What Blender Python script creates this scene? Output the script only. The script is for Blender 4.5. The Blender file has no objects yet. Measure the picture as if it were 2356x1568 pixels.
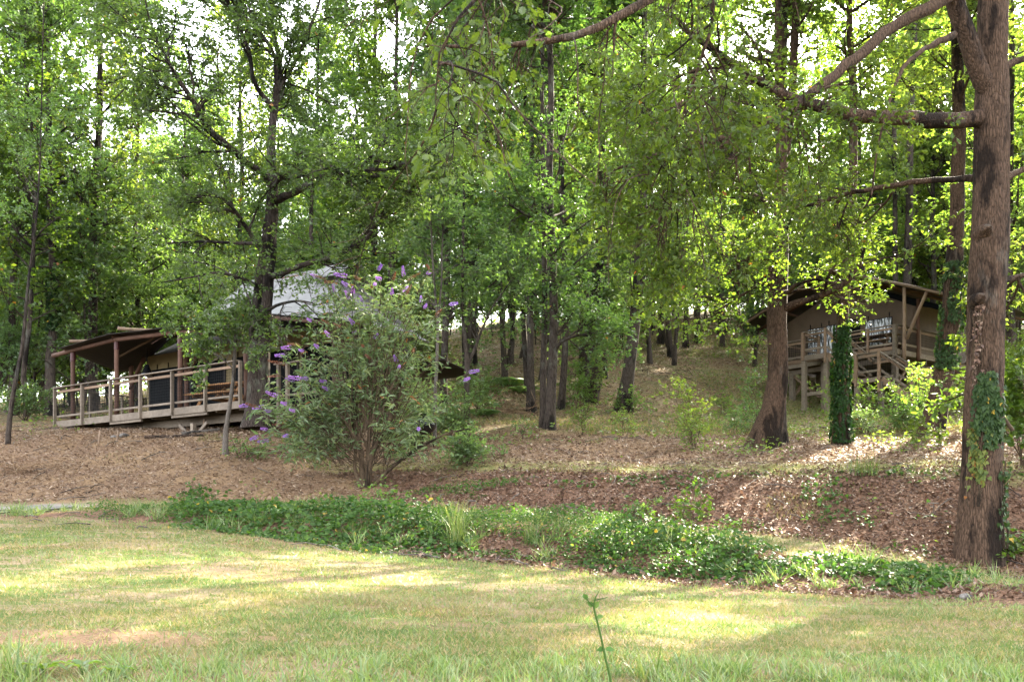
import bpy, math, random
import numpy as np
from mathutils import Vector, Matrix

S = bpy.context.scene
COL = S.collection
rng = np.random.default_rng(11)
random.seed(5)

# ------------------------------------------------------------------ camera, light, exposure
CX, HZ, FP, CZ = 1178.0, 1200.0, 2290.0, 1.5
cam_d = bpy.data.cameras.new('camera'); cam = bpy.data.objects.new('camera', cam_d); COL.objects.link(cam)
cam.location = (0, 0, CZ); cam.rotation_euler = (math.pi / 2, 0, 0)
cam_d.sensor_width = 36; cam_d.lens = 36 * FP / 2356; cam_d.shift_y = (HZ - 784) / 2356
cam_d.clip_start = .05; cam_d.clip_end = 2000
S.camera = cam
SUN_EL, SUN_AZ = math.radians(33), math.radians(35)      # azimuth clockwise from +Y
W = bpy.data.worlds.new('World'); S.world = W; W.use_nodes = True
nt = W.node_tree
sky = nt.nodes.new('ShaderNodeTexSky'); sky.sky_type = 'NISHITA'; sky.sun_disc = False
sky.sun_elevation = SUN_EL; sky.sun_rotation = SUN_AZ; sky.altitude = 200
sky.air_density = 1.0; sky.dust_density = 4.0; sky.ozone_density = .6
hs = nt.nodes.new('ShaderNodeHueSaturation'); hs.inputs['Saturation'].default_value = .3
nt.links.new(sky.outputs[0], hs.inputs['Color'])
nt.links.new(hs.outputs[0], nt.nodes['Background'].inputs[0])
nt.nodes['Background'].inputs[1].default_value = .15
sun_d = bpy.data.lights.new('sun', 'SUN'); sun = bpy.data.objects.new('sun', sun_d); COL.objects.link(sun)
sun_d.energy = 3.8; sun_d.angle = math.radians(.6); sun_d.color = (1, .9, .7)
sd = Vector((math.sin(SUN_AZ) * math.cos(SUN_EL), math.cos(SUN_AZ) * math.cos(SUN_EL), math.sin(SUN_EL)))
sun.rotation_euler = sd.to_track_quat('Z', 'Y').to_euler(); sun.location = (0, 0, 60)
S.view_settings.view_transform = 'Standard'; S.view_settings.look = 'None'
S.view_settings.exposure = 3.75; S.view_settings.gamma = 1.0
S.render.engine = 'CYCLES'
c = S.cycles
c.max_bounces = 6; c.diffuse_bounces = 4; c.glossy_bounces = 2; c.transmission_bounces = 5; c.transparent_max_bounces = 8
c.caustics_reflective = False; c.caustics_refractive = False

# ------------------------------------------------------------------ small helpers
def P(u, v, y): return np.array([(u - CX) * y / FP, y, CZ + (HZ - v) * y / FP])
def X(u, y): return (u - CX) * y / FP
def norm(a):
    a = np.asarray(a, float)
    return a / np.maximum(np.linalg.norm(a, axis=-1, keepdims=True), 1e-9)
def h2(ix, iy, s):
    n = (ix.astype(np.int64) * 374761393 + iy.astype(np.int64) * 668265263 + s * 1442695041) & 0x7fffffff
    n = ((n ^ (n >> 13)) * 1274126177) & 0x7fffffff
    return ((n ^ (n >> 16)) & 0xffff) / 65535.0
def vn(x, y, s=0):
    x = np.asarray(x, float); y = np.asarray(y, float)
    ix = np.floor(x); iy = np.floor(y); fx = x - ix; fy = y - iy
    fx = fx * fx * (3 - 2 * fx); fy = fy * fy * (3 - 2 * fy)
    a = h2(ix, iy, s); b = h2(ix + 1, iy, s); c_ = h2(ix, iy + 1, s); d = h2(ix + 1, iy + 1, s)
    return (a * (1 - fx) + b * fx) * (1 - fy) + (c_ * (1 - fx) + d * fx) * fy - .5
def fbm(x, y, s=0, o=3):
    t = 0; a = 1
    for i in range(o):
        t = t + a * vn(np.asarray(x) * 2 ** i, np.asarray(y) * 2 ** i, s + i); a *= .5
    return t

def mesh(name, V, faces, mats=None, smooth=True, midx=None):
    """V (n,3); faces: list of (m,k) int arrays"""
    me = bpy.data.meshes.new(name)
    V = np.ascontiguousarray(V, np.float32)
    faces = [np.asarray(f, np.int32) for f in faces if len(f)]
    me.vertices.add(len(V)); me.vertices.foreach_set('co', V.ravel())
    loops = np.concatenate([f.ravel() for f in faces]); tot = np.concatenate([np.full(len(f), f.shape[1], np.int32) for f in faces])
    me.loops.add(len(loops)); me.loops.foreach_set('vertex_index', loops)
    me.polygons.add(len(tot)); st = np.zeros(len(tot), np.int32); st[1:] = np.cumsum(tot)[:-1]
    me.polygons.foreach_set('loop_start', st)
    try: me.polygons.foreach_set('loop_total', tot)
    except Exception: pass
    me.polygons.foreach_set('use_smooth', np.full(len(tot), smooth))
    for m in (mats or []): me.materials.append(m)
    if midx is not None: me.polygons.foreach_set('material_index', np.asarray(midx, np.int32))
    me.update(calc_edges=True)
    return me
def ob(name, data, parent=None, loc=(0, 0, 0), rz=0):
    o = bpy.data.objects.new(name, data); COL.objects.link(o); o.location = loc
    if rz: o.rotation_euler = (0, 0, rz)
    if parent: o.parent = parent
    return o
def tag(o, label=None, cat=None, group=None, kind=None):
    if label: o['label'] = label
    if cat: o['category'] = cat
    if group: o['group'] = group
    if kind: o['kind'] = kind
    return o
def empty(name, loc, label, cat, group=None, rz=0):
    o = ob(name, None, loc=loc, rz=rz); o.empty_display_size = .2
    return tag(o, label, cat, group)
def copy_tree(o, parent=None, depth=0):
    n = o.copy(); COL.objects.link(n); n.parent = parent
    for ch in list(o.children): copy_tree(ch, n, depth + 1)
    return n

class MB:
    """collects boxes, bars, prisms into one mesh"""
    def __init__(s): s.V = []; s.Q = []; s.T = []; s.n = 0
    def raw(s, V, Q=(), T=()):
        V = np.asarray(V, float)
        if len(Q): s.Q.append(np.asarray(Q) + s.n)
        if len(T): s.T.append(np.asarray(T) + s.n)
        s.V.append(V); s.n += len(V); return s
    def box(s, x0, x1, y0, y1, z0, z1, b=.006):
        # box with chamfered vertical-ish edges: cheap bevel made of an inset top/bottom
        c0 = np.array([(x0 + x1) / 2, (y0 + y1) / 2, (z0 + z1) / 2]); hx = np.array([x1 - x0, y1 - y0, z1 - z0]) / 2
        return s.obox(c0, np.eye(3), hx, b)
    def obox(s, c0, R, hx, b=.006):
        hx = np.asarray(hx, float); b = min(b, hx.min() * .45)
        sg = np.array([[i, j, k] for i in (-1, 1) for j in (-1, 1) for k in (-1, 1)], float)
        V = []
        for ax in range(3):
            e = hx - b; e = e.copy(); e[ax] = hx[ax]
            V.append(sg * e)
        V = np.concatenate(V)          # 24 verts: 8 for each axis face
        Q = []
        for ax in range(3):
            for sgn in (-1, 1):
                ids = [i for i in range(8) if sg[i, ax] == sgn]
                a, b_, c_, d = ids
                q = [a, b_, d, c_]
                if sgn < 0: q = q[::-1]
                if ax == 1: q = q[::-1]
                Q.append([ax * 8 + i for i in q])
        T = []
        for i in range(8):
            t = [i, 8 + i, 16 + i]
            if sg[i].prod() < 0: t = t[::-1]
            T.append(t)
        for ax in range(3):
            o1, o2 = [(1, 2), (2, 0), (0, 1)][ax]
            for i in range(8):
                if sg[i, ax] < 0:
                    j = i + [4, 2, 1][ax]
                    q = [o1 * 8 + i, o1 * 8 + j, o2 * 8 + j, o2 * 8 + i]
                    if sg[i, o1] * sg[i, o2] < 0: q = q[::-1]
                    Q.append(q)
        return s.raw(V @ np.asarray(R).T + np.asarray(c0), Q, T)
    def bar(s, a, b_, w, h, up=(0, 0, 1), bev=.006):
        a = np.asarray(a, float); b_ = np.asarray(b_, float); d = b_ - a; L = np.linalg.norm(d); d = d / L
        sd_ = norm(np.cross(up, d)); u = np.cross(d, sd_)
        return s.obox((a + b_) / 2, np.stack([d, sd_, u], 1), (L / 2, w / 2, h / 2), bev)
    def pole(s, a, b_, r0, r1=None, k=10, n=3, wob=0):
        r1 = r0 if r1 is None else r1
        t = np.linspace(0, 1, n + 1); pts = np.asarray(a)[None] * (1 - t)[:, None] + np.asarray(b_)[None] * t[:, None]
        if wob: pts[1:-1] += rng.normal(0, wob, (n - 1, 3))
        V, Q = tube(pts[None], (r0 + (r1 - r0) * t)[None], k)
        m = len(V); T = []
        V = np.concatenate([V, pts[:1], pts[-1:]])
        for j in range(k):
            T.append([m, (j + 1) % k, j]); T.append([m + 1, n * k + j, n * k + (j + 1) % k])
        return s.raw(V, Q, T)
    def build(s, name, mat_, parent=None, smooth=False, loc=(0, 0, 0)):
        me = mesh(name, np.concatenate(s.V), [np.concatenate(s.Q) if s.Q else [], np.concatenate(s.T) if s.T else []], [mat_], smooth)
        return ob(name, me, parent, loc)

def tube(pts, rad, k):
    """pts (M,n,3) rad (M,n) -> verts, quads (vectorised over M)"""
    M, n, _ = pts.shape
    t = np.empty_like(pts); t[:, 1:-1] = pts[:, 2:] - pts[:, :-2]; t[:, 0] = pts[:, 1] - pts[:, 0]; t[:, -1] = pts[:, -1] - pts[:, -2]
    t = norm(t)
    av = norm(pts[:, -1] - pts[:, 0])
    ref = np.where(np.abs(av[:, 2:3]) < .8, np.array([[0, 0, 1.]]), np.array([[1., 0, 0]]))
    a = norm(np.cross(t, ref[:, None])); b = np.cross(t, a)
    th = np.arange(k) * 2 * math.pi / k
    V = pts[:, :, None] + rad[:, :, None, None] * (np.cos(th)[None, None, :, None] * a[:, :, None] + np.sin(th)[None, None, :, None] * b[:, :, None])
    i = np.arange(n - 1)[:, None]; j = np.arange(k)[None]
    q = np.stack([i * k + j, i * k + (j + 1) % k, (i + 1) * k + (j + 1) % k, (i + 1) * k + j], -1).reshape(-1, 4)
    Q = (q[None] + (np.arange(M) * n * k)[:, None, None]).reshape(-1, 4)
    return V.reshape(-1, 3), Q

# ------------------------------------------------------------------ materials
def newmat(name):
    m = bpy.data.materials.new(name); m.use_nodes = True
    n = m.node_tree.nodes; n.clear()
    return m, n, m.node_tree.links
def N(n, t, **kw):
    x = n.new(t)
    for k, v in kw.items():
        if k in x.inputs: x.inputs[k].default_value = v
        else: setattr(x, k, v)
    return x
def ramp(n, l, src, stops, interp='LINEAR'):
    r = n.new('ShaderNodeValToRGB'); r.color_ramp.interpolation = interp
    while len(r.color_ramp.elements) < len(stops): r.color_ramp.elements.new(.5)
    for e, (p, col) in zip(r.color_ramp.elements, stops):
        e.position = p; e.color = (*col, 1) if not isinstance(col, (int, float)) else (col, col, col, 1)
    l.new(src, r.inputs[0]); return r.outputs[0]
def mix(n, l, fac, a, b, mode='MIX'):
    m = n.new('ShaderNodeMix'); m.data_type = 'RGBA'; m.blend_type = mode
    for s_, v in ((m.inputs[0], fac), (m.inputs[6], a), (m.inputs[7], b)):
        if hasattr(v, 'is_linked') or hasattr(v, 'links'): l.new(v, s_)
        elif isinstance(v, (int, float)): s_.default_value = v
        else: s_.default_value = (*v, 1)
    return m.outputs[2]
def out(n, l, sh):
    o = n.new('ShaderNodeOutputMaterial'); l.new(sh, o.inputs[0]); return o
def noise(n, l, vec, scale, detail=4, rough=.55, mapscale=None):
    x = N(n, 'ShaderNodeTexNoise', Scale=scale, Detail=detail, Roughness=rough)
    if mapscale:
        mp = n.new('ShaderNodeMapping'); mp.inputs['Scale'].default_value = mapscale; l.new(vec, mp.inputs[0]); vec = mp.outputs[0]
    l.new(vec, x.inputs[0]); return x.outputs[0]
def bump(n, l, h, strength=.5, dist=.02):
    b = N(n, 'ShaderNodeBump', Strength=strength, Distance=dist); l.new(h, b.inputs['Height']); return b.outputs[0]

def leaf_mat(name, cols, trans, tmix=.42, gloss=.6, dead=0.0, deadcol=(.22, .09, .03)):
    m, n, l = newmat(name)
    g = n.new('ShaderNodeNewGeometry'); oi = n.new('ShaderNodeObjectInfo')
    c1 = ramp(n, l, g.outputs['Random Per Island'], [(i / (len(cols) - 1), c_) for i, c_ in enumerate(cols)])
    hv = N(n, 'ShaderNodeHueSaturation')
    mm = N(n, 'ShaderNodeMapRange'); mm.inputs[3].default_value = .478; mm.inputs[4].default_value = .514
    mv = N(n, 'ShaderNodeTexWhiteNoise', noise_dimensions='1D'); l.new(oi.outputs['Random'], mv.inputs['W']); m2 = N(n, 'ShaderNodeMapRange'); m2.inputs[3].default_value = .78; m2.inputs[4].default_value = 1.2; l.new(mv.outputs[0], m2.inputs[0]); l.new(m2.outputs[0], hv.inputs['Value'])
    m3 = N(n, 'ShaderNodeMapRange'); m3.inputs[3].default_value = 1.02; m3.inputs[4].default_value = .84; l.new(mv.outputs[0], m3.inputs[0]); l.new(m3.outputs[0], hv.inputs['Saturation'])
    l.new(oi.outputs['Random'], mm.inputs[0]); l.new(mm.outputs[0], hv.inputs['Hue'])
    l.new(c1, hv.inputs['Color'])
    col = hv.outputs[0]
    if dead:
        w = N(n, 'ShaderNodeTexWhiteNoise', noise_dimensions='1D'); l.new(g.outputs['Random Per Island'], w.inputs['W'])
        mt = N(n, 'ShaderNodeMath', operation='LESS_THAN'); mt.inputs[1].default_value = dead; l.new(w.outputs[0], mt.inputs[0])
        col = mix(n, l, mt.outputs[0], col, deadcol)
    p = N(n, 'ShaderNodeBsdfPrincipled', Roughness=.46); p.inputs['Specular IOR Level'].default_value = gloss
    l.new(col, p.inputs['Base Color'])
    tr = n.new('ShaderNodeBsdfTranslucent')
    tc = mix(n, l, 1.0, col, trans, 'MULTIPLY'); l.new(tc, tr.inputs[0])
    ms = N(n, 'ShaderNodeMixShader'); ms.inputs[0].default_value = tmix
    l.new(p.outputs[0], ms.inputs[1]); l.new(tr.outputs[0], ms.inputs[2])
    out(n, l, ms.outputs[0]); return m

def bark_mat(name, base, dark, lichen, lich=.5, scale=1.0, bs=.9, dist=.03):
    m, n, l = newmat(name)
    tc = n.new('ShaderNodeTexCoord'); v = tc.outputs['Object']
    oi = n.new('ShaderNodeObjectInfo')
    vr = N(n, 'ShaderNodeTexVoronoi', Scale=9 * scale, feature='DISTANCE_TO_EDGE'); vr.inputs['Randomness'].default_value = 1
    mp = n.new('ShaderNodeMapping'); mp.inputs['Scale'].default_value = (2.6, 2.6, .5); l.new(v, mp.inputs[0])
    nz = N(n, 'ShaderNodeTexNoise', Scale=4 * scale, Detail=5); l.new(mp.outputs[0], nz.inputs[0])
    vv = mix(n, l, .12, mp.outputs[0], nz.outputs['Color']); l.new(vv, vr.inputs[0])
    f = ramp(n, l, vr.outputs['Distance'], [(0, 0), (.12, .55), (.35, 1)])
    n2 = noise(n, l, v, 22 * scale, 5, .65, (1, 1, .4))
    hgt = mix(n, l, .35, f, n2)
    c1 = mix(n, l, f, dark, base)
    c1 = mix(n, l, ramp(n, l, n2, [(.35, 0), (.7, .7)]), c1, tuple(x * 1.55 for x in base))
    n3 = noise(n, l, v, 2.2, 6, .7, (1, 1, .55))
    c1 = mix(n, l, ramp(n, l, n3, [(.6 - .12 * lich, 0), (.68 - .1 * lich, .75 * min(1, lich * 1.5))]), c1, lichen)
    n4 = noise(n, l, v, 1.6, 5, .7, (1, 1, .35))
    c1 = mix(n, l, ramp(n, l, n4, [(.50, 0), (.58, .85)]), c1, tuple(x * .3 for x in dark))
    p = N(n, 'ShaderNodeBsdfPrincipled', Roughness=.9); p.inputs['Specular IOR Level'].default_value = .15
    l.new(c1, p.inputs['Base Color']); l.new(bump(n, l, hgt, bs, dist), p.inputs['Normal'])
    out(n, l, p.outputs[0]); return m

def wood_mat(name, c0, c1, scale=1.0, along=(1, 1, 1), rough=.75):
    m, n, l = newmat(name)
    tc = n.new('ShaderNodeTexCoord'); oi = n.new('ShaderNodeObjectInfo')
    va = n.new('ShaderNodeVectorMath'); va.operation = 'ADD'
    l.new(tc.outputs['Object'], va.inputs[0]); l.new(oi.outputs['Random'], va.inputs[1])
    g = noise(n, l, va.outputs[0], 5 * scale, 6, .65, along)
    k = noise(n, l, va.outputs[0], 1.3 * scale, 3, .6)
    col = mix(n, l, ramp(n, l, g, [(.3, 0), (.7, 1)]), c0, c1)
    col = mix(n, l, ramp(n, l, k, [(.4, 0), (.75, .6)]), col, tuple(x * .55 for x in c0))
    hv = N(n, 'ShaderNodeHueSaturation'); mm = N(n, 'ShaderNodeMapRange'); mm.inputs[3].default_value = .75; mm.inputs[4].default_value = 1.2
    l.new(oi.outputs['Random'], mm.inputs[0]); l.new(mm.outputs[0], hv.inputs['Value']); l.new(col, hv.inputs['Color'])
    p = N(n, 'ShaderNodeBsdfPrincipled', Roughness=rough); p.inputs['Specular IOR Level'].default_value = .25
    l.new(hv.outputs[0], p.inputs['Base Color']); l.new(bump(n, l, g, .35, .006), p.inputs['Normal'])
    out(n, l, p.outputs[0]); return m

def cloth_mat(name, col, var=.85, trans=0.0, rough=.7, wr=.25, scale=1.0):
    m, n, l = newmat(name)
    tc = n.new('ShaderNodeTexCoord')
    a = noise(n, l, tc.outputs['Object'], 1.4 * scale, 5, .6); b = noise(n, l, tc.outputs['Object'], 9 * scale, 3, .5, (1, 1, .25))
    cc = mix(n, l, ramp(n, l, a, [(.35, 0), (.7, 1)]), tuple(x * var for x in col), col)
    p = N(n, 'ShaderNodeBsdfPrincipled', Roughness=rough); p.inputs['Specular IOR Level'].default_value = .25
    l.new(cc, p.inputs['Base Color']); l.new(bump(n, l, b, wr, .03), p.inputs['Normal'])
    sh = p.outputs[0]
    if trans:
        t = n.new('ShaderNodeBsdfTranslucent'); l.new(cc, t.inputs[0])
        ms = N(n, 'ShaderNodeMixShader'); ms.inputs[0].default_value = trans; l.new(sh, ms.inputs[1]); l.new(t.outputs[0], ms.inputs[2]); sh = ms.outputs[0]
    out(n, l, sh); return m
def plain_mat(name, col, rough=.6, spec=.3, metal=0.0):
    m, n, l = newmat(name)
    tc = n.new('ShaderNodeTexCoord'); a = noise(n, l, tc.outputs['Object'], 6, 4)
    cc = mix(n, l, ramp(n, l, a, [(.3, 0), (.7, 1)]), tuple(x * .75 for x in col), col)
    p = N(n, 'ShaderNodeBsdfPrincipled', Roughness=rough, Metallic=metal); p.inputs['Specular IOR Level'].default_value = spec
    l.new(cc, p.inputs['Base Color']); out(n, l, p.outputs[0]); return m

M = {}
OAK = [(.048, .088, .030), (.064, .112, .037), (.080, .134, .043), (.060, .104, .042), (.098, .146, .042)]
M['leaf'] = leaf_mat('oak_leaf', OAK, (2.3, 2.6, .9), dead=.002)
M['leaf_far'] = leaf_mat('forest_leaf', [(.046, .086, .018), (.070, .122, .024), (.092, .148, .026), (.062, .104, .024), (.12, .158, .028)], (2.3, 2.35, .8), tmix=.52, dead=.002)
M['leaf_near'] = leaf_mat('near_oak_leaf', [(.045, .074, .015), (.062, .095, .018), (.08, .112, .020), (.052, .082, .016)], (2.4, 2.3, .8), tmix=.45, gloss=.25, dead=.002)
M['leaf_blue'] = leaf_mat('butterfly_bush_leaf', [(.062, .112, .045), (.085, .138, .055), (.105, .155, .075), (.125, .16, .05)], (1.7, 1.9, .8), tmix=.35, gloss=.5, dead=.012)
M['leaf_ivy'] = leaf_mat('ivy_leaf', [(.012, .030, .006), (.019, .045, .008), (.032, .064, .010)], (2, 2.2, .8), tmix=.2, gloss=.15, dead=.012, deadcol=(.3, .2, .03))
M['leaf_lime'] = leaf_mat('yellowing_ivy', [(.035, .065, .010), (.075, .11, .012), (.12, .13, .015)], (2, 2.2, .8), tmix=.25, gloss=.15, dead=.05, deadcol=(.2, .08, .02))
M['leaf_cover'] = leaf_mat('ground_cover_leaf', [(.028, .07, .018), (.042, .094, .02), (.065, .122, .026), (.038, .08, .025)], (2, 2.2, .8), tmix=.35, gloss=.12, dead=.006, deadcol=(.3, .2, .05))
M['leaf_bright'] = leaf_mat('hazel_leaf', [(.05, .095, .016), (.068, .12, .019), (.085, .135, .02)], (2.3, 2.5, .7), tmix=.45)
M['leaf_fern'] = leaf_mat('fern_leaf', [(.06, .12, .04), (.08, .15, .05)], (2, 2.2, .9), tmix=.35)
M['bark'] = bark_mat('oak_bark', (.082, .050, .032), (.019, .011, .007), (.13, .12, .10), .3, 1.5, 1.0, .03)
M['bark_lichen'] = bark_mat('lichen_bark', (.049, .036, .029), (.013, .009, .008), (.126, .126, .097), .6, 1.3)
M['bark_far'] = bark_mat('forest_bark', (.059, .045, .035), (.018, .013, .011), (.126, .126, .105), .5, 1.0, .7)
M['bark_pale'] = bark_mat('pale_bark', (.109, .091, .076), (.042, .034, .028), (.168, .160, .143), .5, 2.5, .4, .01)
M['bark_twig'] = bark_mat('bush_bark', (.085, .058, .036), (.03, .02, .013), (.2, .19, .14), .3, 3, .4, .006)
M['deck'] = wood_mat('weathered_timber', (.126, .097, .071), (.218, .172, .130), 1.0, (2.520, 2.520, 2.520))
M['deck_tan'] = wood_mat('tan_timber', (.168, .105, .067), (.244, .164, .109), 1.0, (2.520, 2.520, 2.520))
M['orange_wood'] = wood_mat('orange_timber', (.252, .118, .046), (.353, .181, .076), 1.0, (2.520, 2.520, 2.520))
M['log'] = wood_mat('round_pole', (.071, .034, .021), (.118, .059, .038), 1.0, (5.040, 5.040, .672))
M['log_pale'] = wood_mat('pale_pole', (.143, .092, .060), (.218, .151, .101), 1.0, (5.040, 5.040, .672))
M['canopy'] = cloth_mat('grey_canvas', (.25, .24, .235), .7, .1, .6, .3)
M['roof_dark'] = cloth_mat('dark_canvas', (.035, .028, .023), .8, .02)
M['wall_cream'] = cloth_mat('cream_canvas', (.244, .185, .088), .7, .04)
M['wall_brown'] = cloth_mat('brown_canvas', (.118, .081, .053), .7, .04)
M['black'] = plain_mat('black_mesh', (.006, .007, .008), .8, .05)
M['black_gloss'] = plain_mat('black_enamel', (.008, .008, .009), .25, .5)
M['white'] = plain_mat('white_enamel', (.7, .69, .66), .4)
M['wire'] = plain_mat('wire', (.015, .015, .015), .7, .1)
M['flower'] = leaf_mat('purple_blossom', [(.26, .10, .40), (.36, .16, .50), (.46, .26, .58)], (1.3, 1.2, 1.3), .25, .15)
M['spent'] = leaf_mat('spent_blossom', [(.13, .055, .025), (.2, .09, .04), (.26, .14, .06)], (1.3, 1.2, 1), .2, .1)
# ------------------------------------------------------------------ terrain: one sheet described by stations along each line of sight
TU = [-700, -300, 0, 250, 500, 750, 1000, 1178, 1400, 1678, 2000, 2178, 2356, 2700, 3100]
#      lawn edge     ridge top     track front   bank foot     bank top     terrace       back          crest        far
TS = [[(19.5, 1185), (20.3, 1178), (21.0, 1176), (23, 1165), (27, 1060), (30, 1020), (38, 965), (60, 945), (110, 935)],
      [(18.5, 1190), (19.3, 1184), (20.0, 1181), (22, 1168), (26, 1060), (29, 1020), (37, 960), (60, 940), (110, 930)],
      [(17.9, 1192), (18.9, 1184), (19.5, 1180), (21.8, 1166), (25.5, 1062), (28, 1018), (36, 957), (60, 938), (110, 925)],
      [(17.2, 1203), (18.5, 1172), (19.1, 1172), (21.4, 1155), (25, 1060), (27, 1008), (36, 955), (60, 925), (110, 910)],
      [(16.4, 1218), (17.9, 1166), (18.5, 1167), (20.8, 1152), (23.2, 1062), (25.3, 1002), (34, 948), (58, 890), (110, 865)],
      [(15.5, 1250), (17.3, 1172), (17.9, 1174), (20, 1154), (22, 1092), (24.6, 1010), (33, 950), (58, 840), (110, 815)],
      [(14.7, 1277), (16.7, 1178), (17.3, 1182), (19.1, 1163), (21.2, 1081), (24.5, 1025), (32, 962), (60, 790), (110, 760)],
      [(14.1, 1302), (16.2, 1184), (16.9, 1188), (18.5, 1170), (20.8, 1079), (24.5, 1028), (31, 966), (62, 768), (110, 735)],
      [(13.3, 1326), (15.3, 1206), (16, 1210), (17.7, 1186), (20.2, 1076), (24.5, 1030), (33, 957), (66, 750), (110, 718)],
      [(12.6, 1352), (14.3, 1243), (15.1, 1244), (16.8, 1219), (19.5, 1076), (24, 1028), (38, 957), (70, 742), (110, 712)],
      [(12.0, 1370), (13.5, 1297), (14.5, 1293), (16.1, 1263), (19, 1076), (24, 1018), (40, 952), (70, 752), (110, 722)],
      [(11.6, 1381), (12.9, 1327), (14.1, 1320), (15.5, 1296), (18.6, 1076), (24, 1012), (40, 952), (70, 762), (110, 732)],
      [(11.2, 1395), (12.3, 1350), (13.5, 1341), (15.1, 1329), (18.2, 1078), (24, 1010), (40, 956), (70, 780), (110, 742)],
      [(10.5, 1420), (11.5, 1377), (12.7, 1366), (14.3, 1350), (17.5, 1082), (24, 1010), (40, 958), (70, 790), (110, 750)],
      [(10.0, 1440), (11.0, 1397), (12.2, 1386), (13.8, 1370), (17.0, 1082), (24, 1010), (40, 958), (70, 790), (110, 750)]]
TA = np.array(TS, float)
TY = np.concatenate([np.full((len(TU), 1), 2.5), np.full((len(TU), 1), 6.2), TA[:, :, 0], np.full((len(TU), 1), 400.0)], 1)
TZ = np.concatenate([np.zeros((len(TU), 1)), np.full((len(TU), 1), CZ - 368 * 6.2 / FP), CZ + (HZ - TA[:, :, 1]) * TA[:, :, 0] / FP, np.zeros((len(TU), 1))], 1)
TZ[:, -1] = TZ[:, -2] + 4
fu = np.linspace(-700, 3100, 191)
def smooth_cols(A):
    B = np.stack([np.interp(fu, TU, A[:, k]) for k in range(A.shape[1])], 1)
    ker = np.array([1, 2, 3, 4, 3, 2, 1.]); ker /= ker.sum()
    pad = np.concatenate([B[:1].repeat(3, 0), B, B[-1:].repeat(3, 0)])
    return sum(ker[i] * pad[i:i + len(B)] for i in range(7))
FY, FZ = smooth_cols(TY), smooth_cols(TZ)
NS = FY.shape[1]
def column(x, y):
    u = CX + FP * np.asarray(x, float) / np.maximum(np.asarray(y, float), 5.0)
    f = np.clip((u + 700) / 20, 0, 189.999); i = f.astype(int); w = (f - i)[:, None]
    return FY[i] * (1 - w) + FY[i + 1] * w, FZ[i] * (1 - w) + FZ[i + 1] * w
def station(x, y):
    x = np.atleast_1d(np.asarray(x, float)); y = np.atleast_1d(np.asarray(y, float))
    Yc, _ = column(x, y)
    k = np.clip((Yc <= y[:, None]).sum(1) - 1, 0, NS - 2); r = np.arange(len(y))
    return np.clip(k + (y - Yc[r, k]) / (Yc[r, k + 1] - Yc[r, k]), 0, NS - 1)
def _raw(x, y):
    Yc, Zc = column(x, y)
    k = np.clip((Yc <= y[:, None]).sum(1) - 1, 0, NS - 2); r = np.arange(len(y))
    t = np.clip((y - Yc[r, k]) / (Yc[r, k + 1] - Yc[r, k]), 0, 1)
    return Zc[r, k] * (1 - t) + Zc[r, k + 1] * t
def height(x, y):
    x = np.atleast_1d(np.asarray(x, float)).ravel(); y = np.atleast_1d(np.asarray(y, float)).ravel()
    rr = np.clip(.03 * y, .2, 2.0)
    z = (_raw(x, y) * 2 + _raw(x, y - rr) + _raw(x, y + rr) + _raw(x, y - rr * .5) * 1.5 + _raw(x, y + rr * .5) * 1.5) / 7
    am = np.clip((y - 6) / 12, .25, 1)
    return z + am * (.12 * fbm(x * .35, y * .35, 3, 2) + .055 * fbm(x * 1.3, y * 1.3, 9, 3))
def H1(x, y): return float(height([x], [y])[0])

na, nr = 250, 350
ys = np.concatenate([np.linspace(-15, 5, 24), 5 + np.cumsum(np.geomspace(.045, 2.6, nr - 24))])
ys = ys[ys < 390]; ys = np.append(ys, 390)
aa = np.linspace(-1, 1, na); aa = aa * (.62 + .5 * np.abs(aa) ** 3)
GX, GY = np.meshgrid(aa, ys); GX = GX * (np.maximum(GY, 0) + 9)
gx, gy = GX.ravel(), GY.ravel(); gz = height(gx, gy)
idx = np.arange(len(gx)).reshape(len(ys), na)
Q = np.stack([idx[:-1, :-1], idx[:-1, 1:], idx[1:, 1:], idx[1:, :-1]], -1).reshape(-1, 4)
sg = station(gx, gy)
gu = CX + FP * gx / np.maximum(gy, 5)
def sst(a, b, x): t = np.clip((x - a) / (b - a), 0, 1); return t * t * (3 - 2 * t)
jit = .5 * fbm(gx * .8, gy * .8, 21, 3)
s_ = sg + jit * .6
right = sst(650, 950, gu + 250 * fbm(gx * .5, gy * .5, 5, 2))
w_lawn = 1 - sst(1.8, 2.1, s_)
w_lawn = np.maximum(w_lawn, .8 * sst(2.75, 2.95, s_) * (1 - sst(4.6, 5.0, s_)))                     # green track behind the ridge
w_grassy = .75 * sst(5.85, 5.98, s_) * (1 - sst(6.15, 6.4, s_)) * right                              # grass strip along the bank top
w_grassy = np.maximum(w_grassy, .8 * sst(1650, 1850, gu) * sst(7.2, 7.5, s_) * (1 - sst(8.0, 8.4, s_)))   # green ground under the stilted tent
w_litter = sst(4.7, 5.05, s_) * (1 - sst(5.9, 6.05, s_)) * right + sst(1.95, 2.15, s_) * (1 - sst(2.6, 2.95, s_)) * .9
w_litter = np.maximum(w_litter, .35 * sst(6.9, 7.3, s_) * (vn(gx * .5, gy * .5, 60) + .5))
w_gravel = sst(3.45, 3.75, sg) * (1 - sst(4.55, 4.85, sg)) * (1 - sst(120, 240, gu))
w_forest = sst(7.0, 7.9, s_)
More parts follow.
